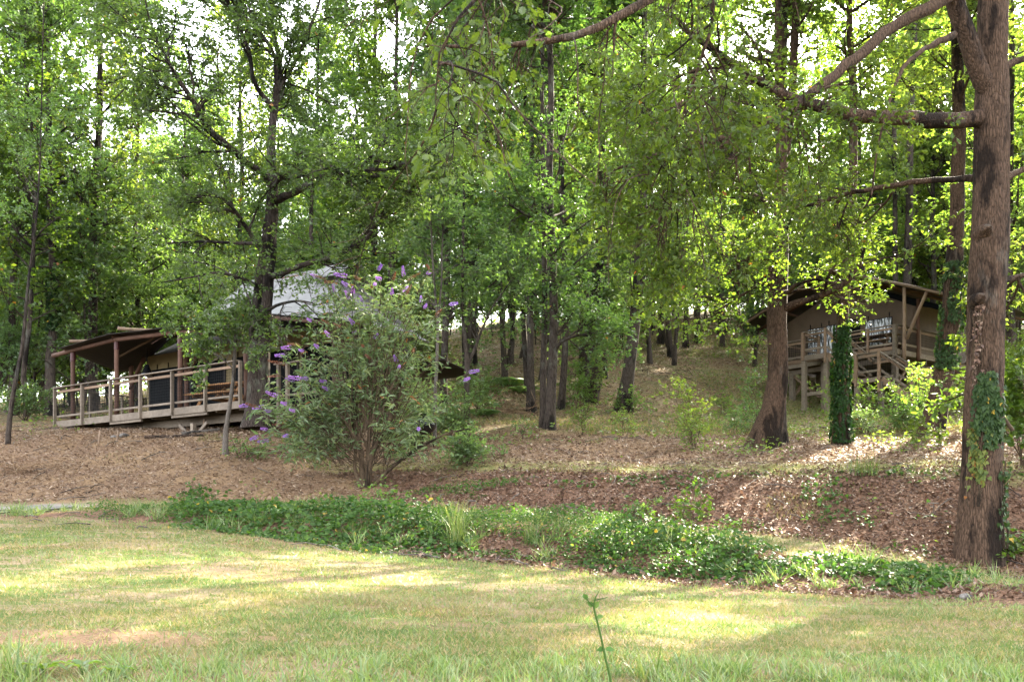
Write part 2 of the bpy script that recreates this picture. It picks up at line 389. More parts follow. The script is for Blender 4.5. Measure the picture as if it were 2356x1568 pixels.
def bare(x, y):     # worn brown patches in the lawn
    b = 0
    for (u, y_, rx, ry, k) in ((130, 7.55, 1.5, .42, 1), (30, 6.75, .7, .3, .9), (1560, 9.6, 1.6, .4, .6), (620, 11.2, 1.3, .5, .6), (2250, 9.3, 1.2, .4, .7), (1150, 8.5, 1.4, .35, .55)):
        q = ((x - X(u, y_)) / rx) ** 2 + ((y - y_) / ry) ** 2 + 1.1 * fbm(x * 2.2, y * 3, 91, 3); b = np.maximum(b, k * (1 - sst(.45, 1.25, q)))
    return b
w_bare = bare(gx, gy)
attrs = {'lawn': w_lawn, 'grassy': w_grassy, 'litter': w_litter, 'gravel': w_gravel, 'forest': w_forest, 'bare': w_bare}

LAWN_GREEN, LAWN_STRAW, LAWN_BROWN = (.066, .105, .028), (.215, .158, .098), (.125, .068, .036)
def lawn_color(n, l, pos):
    """the mown lawn's own mottling of green and straw, shared by the ground and the blades"""
    a = noise(n, l, pos, .8, 6, .65, (.6, 1.3, 1)); b = noise(n, l, pos, 4.5, 4, .65, (.7, 1.4, 1)); d = noise(n, l, pos, .9, 4, .6, (.4, 1.2, 1))
    f = mix(n, l, .42, a, b)
    c_ = ramp(n, l, f, [(.41, LAWN_GREEN), (.48, (.115, .125, .042)), (.535, LAWN_STRAW), (.62, (.27, .198, .125))])
    return mix(n, l, ramp(n, l, d, [(.58, 0), (.72, .75)]), c_, LAWN_BROWN)
m, n, l = newmat('ground_soil')
ge = n.new('ShaderNodeNewGeometry'); pos = ge.outputs['Position']
def at(nm):
    a = n.new('ShaderNodeAttribute'); a.attribute_name = nm; return a.outputs['Fac']
f1 = noise(n, l, pos, 26, 5, .7); f2 = noise(n, l, pos, 7, 5, .65); f3 = noise(n, l, pos, 1.1, 4, .6); f4 = noise(n, l, pos, 60, 3, .7)
vo = N(n, 'ShaderNodeTexVoronoi', Scale=22); l.new(pos, vo.inputs[0])
mulch = mix(n, l, ramp(n, l, f1, [(.3, 0), (.7, 1)]), (.07, .04, .023), (.205, .13, .08))
mulch = mix(n, l, ramp(n, l, f3, [(.4, 0), (.65, .7)]), mulch, (.22, .142, .075))
forest = mix(n, l, ramp(n, l, f2, [(.35, 0), (.68, 1)]), (.07, .047, .025), (.195, .14, .066))
forest = mix(n, l, ramp(n, l, f3, [(.44, 0), (.6, .7)]), forest, (.068, .083, .025))
litter = mix(n, l, ramp(n, l, vo.outputs['Color'], [(.1, 0), (.9, 1)]), (.045, .025, .015), (.19, .108, .068))
lawn = mix(n, l, ramp(n, l, f1, [(.3, .35), (.7, 0)]), lawn_color(n, l, pos), (.09, .075, .03))
grassy = mix(n, l, ramp(n, l, f2, [(.35, 0), (.65, 1)]), (.075, .12, .03), (.26, .22, .09))
grav = mix(n, l, ramp(n, l, f4, [(.3, 0), (.7, 1)]), (.16, .14, .12), (.32, .29, .25))
col = mulch
for nm, c2 in (('forest', forest), ('litter', litter), ('grassy', grassy), ('lawn', lawn), ('bare', mulch), ('gravel', grav)):
    col = mix(n, l, at(nm), col, c2)
hgt = mix(n, l, .5, f1, vo.outputs['Distance'])
p = N(n, 'ShaderNodeBsdfPrincipled', Roughness=.95); p.inputs['Specular IOR Level'].default_value = .1
l.new(col, p.inputs['Base Color']); l.new(bump(n, l, hgt, .8, .04), p.inputs['Normal']); out(n, l, p.outputs[0])
M['ground'] = m
gm = mesh('ground', np.stack([gx, gy, gz], 1), [Q], [M['ground']])
for k_, v_ in attrs.items():
    a_ = gm.attributes.new(k_, 'FLOAT', 'POINT'); a_.data.foreach_set('value', v_.astype(np.float32))
tag(ob('ground', gm), kind='structure')

# ------------------------------------------------------------------ leaf geometry
TPL = {
    'diamond': ([(0, 0, 0), (.5, .5, .10), (1, 0, -.06), (.5, -.5, .10)], [(0, 2, 1), (0, 3, 2)]),
    'long': ([(0, 0, 0), (.35, .5, .06), (.7, .32, .0), (1, 0, -.22), (.7, -.32, .0), (.35, -.5, .06), (.55, 0, -.05)],
             [(0, 6, 1), (1, 6, 2), (2, 6, 3), (3, 6, 4), (4, 6, 5), (5, 6, 0)]),
    'broad': ([(0, 0, 0), (.12, .38, .04), (.5, .55, .06), (1, 0, -.08), (.5, -.55, .06), (.12, -.38, .04), (.5, 0, -.03)],
              [(0, 6, 1), (1, 6, 2), (2, 6, 3), (3, 6, 4), (4, 6, 5), (5, 6, 0)]),
    'ivy': ([(0, 0, 0), (-.12, .42, .02), (.35, .55, .04), (.5, .3, .02), (1, 0, -.05), (.5, -.3, .02), (.35, -.55, .04), (-.12, -.42, .02)],
            [(0, 2, 1), (0, 3, 2), (0, 4, 3), (0, 5, 4), (0, 6, 5), (0, 7, 6)]),
    'oak': ([(0, 0, 0), (.16, .16, .02), (.26, .34, .03), (.36, .22, .01), (.50, .5, .05), (.60, .3, .02), (.76, .44, .02), (.86, .22, -.03), (1, 0, -.10),
             (.86, -.22, -.03), (.76, -.44, .02), (.60, -.3, .02), (.50, -.5, .05), (.36, -.22, .01), (.26, -.34, .03), (.16, -.16, .02), (.5, 0, -.04)],
            [(i, 16, i + 1) for i in range(15)] + [(15, 16, 0)]),
    'lobed': ([(0, 0, 0), (.25, .3, .03), (.38, .2, .01), (.6, .5, .04), (.78, .3, 0), (1, 0, -.10), (.78, -.3, 0), (.6, -.5, .04), (.38, -.2, .01), (.25, -.3, .03)],
              [(0, 2, 1), (2, 4, 3), (0, 4, 2), (0, 5, 4), (0, 6, 5), (0, 8, 6), (6, 8, 7), (0, 9, 8)]),
    'blade': ([(0, -.5, 0), (0, .5, 0), (.5, .36, .0), (.5, -.36, .0), (1, 0, 0)], [(0, 1, 2), (0, 2, 3), (3, 2, 4)]),
    'tri': ([(0, -.5, 0), (0, .5, 0), (1, 0, 0)], [(0, 1, 2)]),
    'quad': ([(0, -.5, 0), (0, .5, 0), (1, .4, .05), (1, -.4, .05)], [(0, 1, 2), (0, 2, 3)]),
}
def leaves(pos, axis, nrm, size, width=.5, shape='diamond', bend=0.0):
    vt, tt = TPL[shape]; vt = np.array(vt, float); tt = np.array(tt)
    axis = norm(axis); side = norm(np.cross(nrm, axis)); nn = np.cross(axis, side)
    n_ = len(pos); size = np.broadcast_to(size, (n_,)).astype(float); width = np.broadcast_to(width, (n_,)).astype(float)
    V = pos[:, None] + size[:, None, None] * (vt[None, :, 0:1] * axis[:, None] + (vt[None, :, 1:2] * width[:, None, None]) * side[:, None] + vt[None, :, 2:3] * nn[:, None])
    if np.any(bend):
        V[:, :, 2] -= (np.broadcast_to(bend, (n_,)) * size)[:, None] * vt[None, :, 0] ** 2
    T = (tt[None] + (np.arange(n_) * len(vt))[:, None, None]).reshape(-1, 3)
    return V.reshape(-1, 3), T

# ------------------------------------------------------------------ branching plants
class Plant:
    def __init__(s, base): s.b = np.asarray(base, float); s.tv = []; s.tq = []; s.n = 0; s.lv = []; s.lt = []; s.ln = 0
    def tubes(s, pts, rad, k):
        V, Q_ = tube(pts, rad, k); s.tv.append(V); s.tq.append(Q_ + s.n); s.n += len(V)
    def leaf(s, V, T): s.lv.append(V); s.lt.append(T + s.ln); s.ln += len(V)
    @staticmethod
    def resample(pts, rad, n):
        pts = np.asarray(pts, float); d = np.concatenate([[0], np.cumsum(np.linalg.norm(np.diff(pts, axis=0), axis=1))]); t = np.linspace(0, d[-1], n)
        # smooth by catmull-like: linear then 2 passes of averaging on a fine line
        f = np.linspace(0, d[-1], 6 * n); L_ = np.stack([np.interp(f, d, pts[:, i]) for i in range(3)], 1)
        for _ in range(8):
            L_[1:-1] = (L_[:-2] + L_[1:-1] * 2 + L_[2:]) / 4
        return np.stack([np.interp(t, f, L_[:, i]) for i in range(3)], 1), np.interp(t, d, rad)
    def limb(s, pts, rad, n=14, k=8, gn=.012, flare=0.0):
        p, r = s.resample(pts, rad, n)
        p[1:-1] += rng.normal(0, gn, (n - 2, 3)) * np.minimum(1, r[1:-1, None] * 8)
        if flare:
            d = np.linalg.norm(p - p[0], axis=1); r = r * (1 + flare * np.exp(-d / (r[0] * 1.6)))
        V, Q_ = tube(p[None], r[None], k)
        # uneven bole
        th = np.tile(np.arange(k) / k * 2 * math.pi, n); zz = np.repeat(np.linspace(0, n, n), k)
        ctr = np.repeat(p, k, 0); f = 1 + .13 * fbm(np.cos(th) * 1.3 + zz * .35 + p[0, 0], np.sin(th) * 1.3 + p[0, 1], 4, 2)
        if flare: f = f + .5 * flare * np.exp(-np.linalg.norm(ctr - p[0], axis=1) / (r[0] * 1.2)) * np.cos(th * 5 + p[0, 0] * 3)
        V = ctr + (V - ctr) * f[:, None]
        s.tv.append(V); s.tq.append(Q_ + s.n); s.n += len(V)
        return p, r
    @staticmethod
    def kids(pts, rad, cnt, t0, t1, ang, flat=.5, up=0.0):
        """cnt children for each of M parents"""
        Mn, n, _ = pts.shape
        t = rng.uniform(t0, t1, (Mn, cnt)); f = t * (n - 1); i = np.minimum(f.astype(int), n - 2); w = (f - i)[..., None]
        r_ = np.arange(Mn)[:, None]
        p0 = pts[r_, i] * (1 - w) + pts[r_, i + 1] * w
        tg = norm(pts[r_, i + 1] - pts[r_, i]); rr = rad[r_, i] * (1 - w[..., 0]) + rad[r_, i + 1] * w[..., 0]
        q = rng.normal(0, 1, (Mn, cnt, 3)); q[..., 2] = q[..., 2] * flat + up
        q = norm(q - (q * tg).sum(-1, keepdims=True) * tg)
        a = rng.normal(ang, .2, (Mn, cnt, 1))
        d = norm(np.cos(a) * tg + np.sin(a) * q)
        return p0.reshape(-1, 3), d.reshape(-1, 3), rr.reshape(-1), t.reshape(-1)
    @staticmethod
    def walk(p0, d0, L, n, wig, trop):
        pts = np.zeros((len(p0), n + 1, 3)); pts[:, 0] = p0; d = d0.copy()
        for i in range(n):
            pts[:, i + 1] = pts[:, i] + d * (L / n)[:, None]
            d = norm(d + rng.normal(0, wig, d.shape) + np.array([0, 0, trop]))
        return pts
    def sprays(s, tw, per, size, width=.5, shape='diamond', t0=.15, droop=.1, upb=.9, sv=.25):
        """leaves along the twigs tw (M,n,3)"""
        Mn, n, _ = tw.shape
        t = t0 + (1 - t0) * rng.random((Mn, per)) ** .7; f = t * (n - 1); i = np.minimum(f.astype(int), n - 2); w = (f - i)[..., None]; r_ = np.arange(Mn)[:, None]
        p0 = (tw[r_, i] * (1 - w) + tw[r_, i + 1] * w).reshape(-1, 3)
        tg = norm(tw[r_, i + 1] - tw[r_, i]).reshape(-1, 3)
        q = rng.normal(0, 1, p0.shape); q[:, 2] *= .45
        ax = norm(tg * .5 + norm(q) * .9 + np.array([0, 0, -droop]))
        nr_ = norm(rng.normal(0, .55, p0.shape) + np.array([0, 0, upb]))
        sz = size * np.clip(rng.normal(1, sv, len(p0)), .45, 1.5)
        s.leaf(*leaves(p0 + rng.normal(0, size * .2, p0.shape), ax, nr_, sz, width, shape))
    def crown(s, parents, n1=8, L1=(2, 3.5), n2=6, L2=(.8, 1.6), n3=6, L3=(.35, .7), per=9, size=.1, t0=.3, t1=1., ang=.95, flat=.35, up1=.15, trop=(.05, .03, 0.), wig=(.16, .2, .22), width=.5, shape='diamond', k=(5, 3, 3), shrink=.45, droop=.1, upb=.9, near=False, hidden=False):
        """three levels of branches grown from the parent limbs; leaves on the last"""
        P0, D0, R0, T0 = [], [], [], []
        for (pp, rr_, cnt, *rest) in parents:
            a, b, c_, d = s.kids(pp[None], rr_[None], cnt, rest[0] if rest else t0, t1, ang, flat, up1)
            P0.append(a); D0.append(b); R0.append(c_); T0.append(d)
        p0 = np.concatenate(P0); d0 = np.concatenate(D0); r0 = np.concatenate(R0); tt = np.concatenate(T0)
        L = rng.uniform(*L1, len(p0)) * (1 - shrink * tt)
        b1 = s.walk(p0, d0, L, 6, wig[0], trop[0]); r1 = np.minimum(r0 * .6, .016 * L + .008)
        rad1 = r1[:, None] * np.linspace(1, .3, 7)[None]; s.tubes(b1, rad1, k[0])
        p0, d0, rr, t = s.kids(b1, rad1, n2, .2, 1, .85, flat, .1)
        L = rng.uniform(*L2, len(p0)) * (1 - .35 * t)
        m2 = 4 if near else 3; b2 = s.walk(p0, d0, L, m2, wig[1], trop[1]); rad2 = np.clip(rr * .65, .006 * size / .1, .012)[:, None] * np.linspace(1, .35, m2 + 1)[None]; s.tubes(b2, rad2, k[1])
        p0, d0, rr, t = s.kids(b2, rad2, n3, .15, 1, .8, flat, .05)
        L = rng.uniform(*L3, len(p0))
        m3 = 2 if near else 1; b3 = s.walk(p0, d0, L, m3, wig[2], trop[2]); rad3 = np.clip(rr * .6, .0035 * size / .1, .006)[:, None] * np.linspace(1, .4, m3 + 1)[None]
        if not hidden: s.tubes(b3, rad3, k[2])
        s.sprays(b3, per, size, width, shape, droop=droop, upb=upb)
        return b1, b2, b3
    def meshes(s, name, bark, leafm):
        a = mesh(name + '_trunk', np.concatenate(s.tv) - s.b, [np.concatenate(s.tq)], [bark], True)
        b = mesh(name + '_crown', np.concatenate(s.lv) - s.b, [np.concatenate(s.lt)], [leafm], False) if s.lv else None
        return a, b
    def place(s, name, bark, leafm, label, cat='tree', group=None, stemname='trunk', crownname='crown', loc=None):
        a, b = s.meshes(name, bark, leafm)
        o = empty(name, tuple(s.b) if loc is None else loc, label, cat, group)
        ob(stemname, a, o)
        if b: ob(crownname, b, o)
        return o

def px_line(pts, y):
    """[(u, v, width px[, y])] -> points and radii"""
    P_, R_ = [], []
    for q in pts:
        yy = q[3] if len(q) > 3 else y
        P_.append(P(q[0], q[1], yy)); R_.append(q[2] / 2 * yy / FP)
    return np.array(P_), np.array(R_)
# ------------------------------------------------------------------ the low tent on its timber deck (left)
def grid_mesh(fn, n, m_):
    a = np.linspace(0, 1, n); b = np.linspace(0, 1, m_)
    A_, B_ = np.meshgrid(a, b, indexing='ij'); V = fn(A_.ravel(), B_.ravel())
    i = np.arange(n * m_).reshape(n, m_)
    return V, np.stack([i[:-1, :-1], i[1:, :-1], i[1:, 1:], i[:-1, 1:]], -1).reshape(-1, 4)
def sheet(name, fn, n, m_, mat_, parent, thick=.012):
    V, Q_ = grid_mesh(fn, n, m_)
    o = ob(name, mesh(name, V, [Q_], [mat_], True), parent)
    sm = o.modifiers.new('thick', 'SOLIDIFY'); sm.thickness = thick; sm.offset = 0
    return o
def part(name, mat_, parent, fn, smooth=False):
    mb = MB(); fn(mb); return mb.build(name, mat_, parent, smooth)
def wire_panel(parent, a, b, z0, z1, za=0.0, zb=0.0, step=.08, w=.006, name='wire_mesh'):
    a = np.array(a, float); b = np.array(b, float); mb = MB(); L = np.linalg.norm(b - a)
    for t in np.arange(step, L, step) / L:
        q = a + (b - a) * t; dz = za + (zb - za) * t
        mb.bar((*q, z0 + dz), (*q, z1 + dz), w, w, up=(*(b - a), 0), bev=0)
    for z in np.arange(z0 + step, z1, step):
        mb.bar((*a, z + za), (*b, z + zb), w, w, bev=0)
    o = mb.build(name, M['wire'], parent); return o
def board(name, mat_, parent, a, b, w, h, up=(0, 0, 1), bev=.006):
    a = np.array(a, float); b = np.array(b, float); mb = MB()
    mid = (a + b) / 2; mb.bar(a - mid, b - mid, w, h, up, bev)
    return mb.build(name, mat_, parent, loc=tuple(mid))
def pole(name, mat_, parent, a, b, r0, r1=None, wob=.006, k=10):
    a = np.array(a, float); b = np.array(b, float); mb = MB(); mid = (a + b) / 2
    mb.pole(a - mid, b - mid, r0, r1, k, 5, wob); return mb.build(name, mat_, parent, True, loc=tuple(mid))

def picnic_table(name, label, loc, rz, mats, seat_mat=None):
    o = empty(name, loc, label, 'picnic table', 'picnic tables on the decks', rz)
    dz = rng.normal(0, .004, 9)
    for i in range(5): board('plank', mats, o, (-.9, -.30 + .15 * i, .74 + dz[i]), (.9, -.30 + .15 * i, .74 + dz[i]), .14, .045)
    for s in (-1, 1):
        for j in (0, 1): board('bench_plank', mats, o, (-.9, s * (.62 + .15 * j), .44 + dz[5 + j]), (.9, s * (.62 + .15 * j), .44 + dz[5 + j]), .14, .045)
        board('seat_bearer', mats, o, (s * .6, -.78, .385), (s * .6, .78, .385), .045, .09)
        board('top_bearer', mats, o, (s * .6, -.34, .685), (s * .6, .34, .685), .045, .07)
        for q in (-1, 1): board('leg', mats, o, (s * .65, q * .62, 0.0), (s * .65, q * .20, .70), .045, .10, up=(1, 0, 0))
        board('brace', mats, o, (s * .56, 0, .40), (s * .1, 0, .70), .045, .07, up=(0, 1, 0))
    return o

def left_tent():
    A = np.array([-14.42, 31.5]); ex = np.array([.80456, -.59387]); rz = math.atan2(ex[1], ex[0])
    T = empty('safari_tent', (A[0], A[1], 0), 'grey peaked tent with dark porch roof on a low railed timber deck', 'tent', 'safari tents in the wood', rz)
    DZ = 4.66
    def s_of(u): k = (u - CX) / FP; return (31.5 * k + 14.416) / (.80456 + .59387 * k)
    # deck
    for i in range(24):
        d = .06 + .145 * i
        board('floor_board', M['deck'], T, (0, d, DZ - .018), (9.18, d, DZ - .018), .138, .034)
    for i in range(10): board('joist', M['deck'], T, (.15 + .98 * i, .05, DZ - .13), (.15 + .98 * i, 4.2, DZ - .13), .06, .17)
    board('fascia_board', M['deck'], T, (-.02, -.03, DZ - .085), (9.21, -.03, DZ - .085), .035, .20)
    board('fascia_board', M['deck'], T, (-.03, -.02, DZ - .085), (-.03, 3.6, DZ - .085), .035, .20)
    board('beam', M['deck'], T, (1.6, .55, DZ - .33), (9.18, .55, DZ - .33), .09, .22)
    board('beam', M['deck'], T, (.6, 1.9, DZ - .33), (9.18, 1.9, DZ - .33), .09, .22)
    for u in (291, 438):
        s = s_of(u); g = DZ - .95
        board('foot_post', M['deck'], T, (s, .10, g), (s, .10, DZ - .44), .12, .12, up=(1, 0, 0))
        for q in (-1, 1): board('knee_brace', M['deck'], T, (s + q * .08, .10, g + .12), (s + q * .62, .10, DZ - .45), .09, .07, up=(0, 1, 0))
        board('bearer', M['deck'], T, (s - .85, .02, DZ - .215), (s + .75, .02, DZ - .215), .07, .09)
    # railing
    us = [131.6, 194.7, 260.1, 328.5, 401.7, 478.2, 558.6]; ss = [s_of(u) for u in us]
    for s in ss: board('railing_post', M['deck'], T, (s, -.075, DZ - .17), (s, -.075, DZ + 1.04), .10, .055, up=(1, 0, 0))
    for a, b in zip(ss[:-1], ss[1:]):
        board('handrail', M['deck'], T, (a - .05, -.06, DZ + 1.06), (b - .052, -.06, DZ + 1.06), .14, .035)
        board('top_rail', M['deck_tan'], T, (a + .05, -.02, DZ + .93), (b - .05, -.02, DZ + .93), .04, .075)
        board('bottom_rail', M['deck'], T, (a + .05, -.02, DZ + .16), (b - .05, -.02, DZ + .16), .04, .06)
        wire_panel(T, (a + .05, .01), (b - .05, .01), DZ + .16, DZ + .92)
    for i in range(3):
        a, b = .0 + 1.15 * i, 1.15 * (i + 1)
        board('railing_post', M['deck'], T, (-.02, b, DZ - .1), (-.02, b, DZ + 1.04), .055, .10, up=(1, 0, 0))
        board('handrail', M['deck'], T, (-.03, a + .06, DZ + 1.06), (-.03, b + .05, DZ + 1.06), .14, .035)
        board('bottom_rail', M['deck'], T, (-.02, a + .06, DZ + .16), (-.02, b - .03, DZ + .16), .04, .06)
        wire_panel(T, (-.02, a + .03), (-.02, b - .03), DZ + .16, DZ + 1.0)
    for s in (9.75, 10.1): board('railing_post', M['deck'], T, (s, .7, 4.0), (s, .7, DZ + .98), .09, .09, up=(1, 0, 0))
    board('handrail', M['deck'], T, (9.6, .7, DZ + 1.0), (11.2, .7, DZ + 1.0), .12, .035)
    board('bottom_rail', M['deck'], T, (9.8, .66, DZ + .15), (11.2, .66, DZ + .15), .04, .06)
    # porch frame of round poles
    fz = lambda s: np.interp(s, [-.5, .64, 3.09, 6.5, 9.2, 11.2], [6.9, 6.92, 7.04, 6.88, 6.5, 6.25])
    for s in (.53, 2.96, 6.11, 9.0):
        pole('porch_post', M['log'], T, (s, .25, DZ), (s, .25, fz(s) - .32), .075, .07)
        part('post_sleeve', plain('maroon_steel', (.07, .02, .018)), T, lambda mb, s=s: mb.pole((s, .25, fz(s) - .36), (s, .25, fz(s) - .05), .08, .08, 10, 1))
    for s in (.6, 3.6, 6.7): pole('porch_post', M['log'], T, (s, 2.25, DZ), (s, 2.25, fz(s) + .2), .085, .08)
    ps = [-.55, 2.96, 6.11, 9.2]
    for a, b in zip(ps[:-1], ps[1:]): pole('eaves_pole', M['log'], T, (a, .2, fz(a) - .06), (b - .01, .2, fz(b) - .06), .07, .065)
    for s in (.3, 2.96, 6.11, 9.0): pole('rafter', M['log'], T, (s, .1, fz(s) + .03), (s, 2.6, fz(s) + .42), .06, .055)
    pole('rafter', M['log_pale'], T, (1.2, -.25, fz(1.2) + .10), (2.0, 1.5, fz(2) + .25), .05); pole('rafter', M['log_pale'], T, (3.9, -.3, fz(3.9) + .12), (4.4, 1.5, fz(4.4) + .25), .05)
    pole('knee_brace', M['log'], T, (.6, 2.2, 5.9), (1.4, 2.2, 6.85), .06); pole('knee_brace', M['log'], T, (3.6, 2.2, 5.95), (4.4, 2.2, 6.85), .06)
    pole('tie_pole', M['log_pale'], T, (1.3, 1.3, 6.75), (3.9, .9, 7.02), .035)
    def porch(a, b):
        s = .3 + a * 9.6; d = -.12 + b * 2.75
        z = fz(s) + .05 + .15 * d - np.clip(1 - s / 2.2, 0, 1) * .75 * np.clip(d / 1.6, 0, 1.2) - .07 * np.sin(np.pi * np.clip((s % 3.1) / 3.1, 0, 1)) * np.sin(np.pi * b)
        return np.stack([s, d, z + .01 * vn(s * 3, d * 3, 2)], 1)
    sheet('porch_roof', porch, 60, 14, M['roof_dark'], T)
    # walls and openings
    part('front_wall', M['wall_cream'], T, lambda mb: mb.box(1.1, 10.5, 2.5, 2.54, DZ - .05, 6.95, .004))
    part('left_wall', M['wall_cream'], T, lambda mb: mb.box(1.1, 1.14, 2.545, 5.4, DZ - .05, 6.95, .004))
    for a, b, z0 in ((1.3, 3.3, .04), (3.5, 5.2, .04), (5.6, 6.6, 0), (7.0, 8.5, .04), (8.7, 10.2, .04)):
        w = part('window' if z0 else 'door', M['black'], T, lambda mb: mb.box(a, b, 2.465, 2.495, DZ + z0, 6.47, .004))
        for x in (a, b): board('frame', M['roof_dark'], w, (x, 2.47, DZ + z0), (x, 2.47, 6.5), .05, .07, up=(1, 0, 0))
        for q in range(3): board('strap', M['black'], w, (a + (b - a) * (.2 + .3 * q), 2.48, 6.48), (a + (b - a) * (.2 + .3 * q), 2.48, 6.64), .03, .02, up=(1, 0, 0))
    part('end_wall', M['wall_brown'], T, lambda mb: mb.box(10.5, 10.54, 1.9, 4.7, 3.9, 6.6, .004))
    part('end_window', M['black'], T, lambda mb: mb.box(10.545, 10.565, 2.3, 3.5, 4.8, 6.0, .004))
    part('inner_floor', M['deck'], T, lambda mb: mb.box(1.15, 10.48, 3.55, 5.35, DZ - .1, DZ - .02, .004))
    # grey flysheet
    ES, EZ = [5.02, 7.45, 8.71, 10.28, 11.32], [7.61, 7.49, 7.27, 6.97, 6.76]
    def front(a, b):
        s0 = 5.02 + 6.3 * a; z0 = np.interp(s0, ES, EZ); s1 = 4.9 + 4.2 * a; z1 = 9.05 - .1 * a + .04 * np.cos(a * 6)
        sag = .22 * np.sin(np.pi * b) + .05 * np.sin(np.pi * a)
        s = s0 + (s1 - s0) * b; d = 1.5 + 2.0 * b
        return np.stack([s, d, z0 + (z1 - z0) * b - sag * .6 + .015 * vn(s * 4 + d, d * 4, 7)], 1)
    fs = sheet('flysheet', front, 50, 18, M['canopy'], T)
    for a in (.2, .4, .6, .8):
        sp = front(np.full(12, a), np.linspace(.02, .98, 12)) + np.array([0, -.004, .008])
        V, Q_ = tube(sp[None], np.full((1, 12), .014), 5); ob('seam', mesh('seam', V, [Q_], [M['canopy']]), fs)
    for s, d in ((5.1, 1.5), (8.2, 1.5), (11.3, 1.5)):
        z = float(np.interp(s, ES, EZ)); pole('guy_rope', M['log'], T, (s, d, z), (s + .15, -.1, z - 1.05), .008, .008, 0, 5)
    def hip(a, b):
        d0 = 1.5 + 3.2 * a; z0 = 6.76 + .05 * np.sin(a * 3) - .15 * a; s0 = 11.32 + .25 * a
        s1 = 9.45 + 0 * a; d1 = 2.95 + 1.15 * a; z1 = 8.35 - .1 * a
        pleat = .035 * np.sin(a * 46) * (1 - b * .4) * np.sin(np.pi * np.clip(b * 1.1, 0, 1)) ** .5
        sag = .2 * np.sin(np.pi * b)
        return np.stack([s0 + (s1 - s0) * b + pleat, d0 + (d1 - d0) * b, z0 + (z1 - z0) * b - sag + pleat], 1)
    sheet('hip_panel', hip, 90, 18, M['canopy'], T)
    def hood(a, b):     # the ridge runs out as a hood over the gable vent
        s = 8.6 + 1.3 * a; d = 3.5 + (b - .5) * (1.7 - .3 * a); z = 9.03 - .1 * a - np.abs(b - .5) * (1.15 - .15 * a)
        return np.stack([s, d, z], 1)
    sheet('hood', hood, 10, 13, M['canopy'], T)
    part('vent', M['black'], T, lambda mb: mb.raw([(9.44, 2.95, 8.32), (9.44, 4.1, 8.28), (9.44, 3.5, 8.9), (9.42, 2.95, 8.32), (9.42, 4.1, 8.28), (9.42, 3.5, 8.9)], T=[(0, 1, 2), (5, 4, 3)], Q=[(0, 3, 4, 1), (1, 4, 5, 2), (2, 5, 3, 0)]))
    def back(a, b):
        s0 = 5.02 + 6.5 * a; s1 = 4.9 + 4.2 * a
        return np.stack([s0 + (s1 - s0) * b, 4.7 - 1.2 * b, 7.2 - .6 * a + (9.05 - .1 * a - 7.2 + .6 * a) * b - .1 * np.sin(np.pi * b)], 1)
    sheet('flysheet', back, 30, 12, M['canopy'], T)
    for a, b in zip([5.0, 8.2], [8.2, 11.25]): pole('eaves_pole', M['log'], T, (a, 1.62, np.interp(a, ES, EZ) - .1), (b - .01, 1.62, np.interp(b, ES, EZ) - .1), .06)
    pole('ridge_pole', M['log'], T, (4.95, 3.5, 8.95), (9.8, 3.5, 8.8), .06)
    part('inner_roof', M['roof_dark'], T, lambda mb: mb.raw([(1.1, 2.56, 6.96), (10.45, 2.56, 6.62), (10.4, 5.4, 6.5), (1.1, 5.4, 6.9), (2.4, 3.8, 7.9), (9.0, 3.6, 8.0)], T=[(0, 4, 3), (1, 2, 5)], Q=[(0, 1, 5, 4), (2, 3, 4, 5)]))
    def awn(a, b):
        return np.stack([9.8 + 2.2 * a, 4.75 + 1.6 * b, 6.1 - .25 * b - .12 * np.sin(np.pi * b) * np.sin(np.pi * a)], 1)
    sheet('awning', awn, 12, 10, M['roof_dark'], T)
    pole('awning_post', M['log'], T, (10.9, 4.85, 3.9), (10.9, 4.85, 6.0), .06); pole('awning_post', M['log'], T, (11.6, 6.25, 4.0), (11.6, 6.25, 5.75), .06)
    ey = np.array([.59387, .80456])
    W3 = lambda s, d, z: (*(A + ex * s + ey * d), z)
    pt = picnic_table('picnic_table', 'orange timber picnic table on the low deck behind wire railing', W3(6.9, 1.3, DZ), rz + .12, M['orange_wood'])
    lam = empty('pendant_lamp', W3(3.0, 1.25, 6.0), 'dark pendant lamp with pale inside hanging under the porch roof', 'lamp')
    def shade(mb):
        r = [.03, .05, .09, .16, .20]; z = [.36, .33, .22, .08, 0]; k = 16
        V = [(r_ * math.cos(2 * math.pi * j / k), r_ * math.sin(2 * math.pi * j / k), z_) for r_, z_ in zip(r, z) for j in range(k)]
        Q_ = [(i * k + j, i * k + (j + 1) % k, (i + 1) * k + (j + 1) % k, (i + 1) * k + j) for i in range(4) for j in range(k)]
        mb.raw(V, Q_)
    so = part('lamp_shade', M['black_gloss'], lam, shade, True); sm = so.modifiers.new('t', 'SOLIDIFY'); sm.thickness = .008
    part('reflector', M['white'], lam, lambda mb: mb.pole((0, 0, .02), (0, 0, .05), .17, .13, 16, 1))
    part('cord', M['black'], lam, lambda mb: mb.pole((0, 0, .35), (0, 0, .85), .01, .01, 6, 1))
    return T, A, ex, ey
_pm = {}
def plain(nm, col, rough=.5):
    if nm not in _pm: _pm[nm] = plain_mat(nm, col, rough)
    return _pm[nm]
TL, LA, Lex, Ley = left_tent()
LW = lambda s, d, z: (*(LA + Lex * s + Ley * d), z)
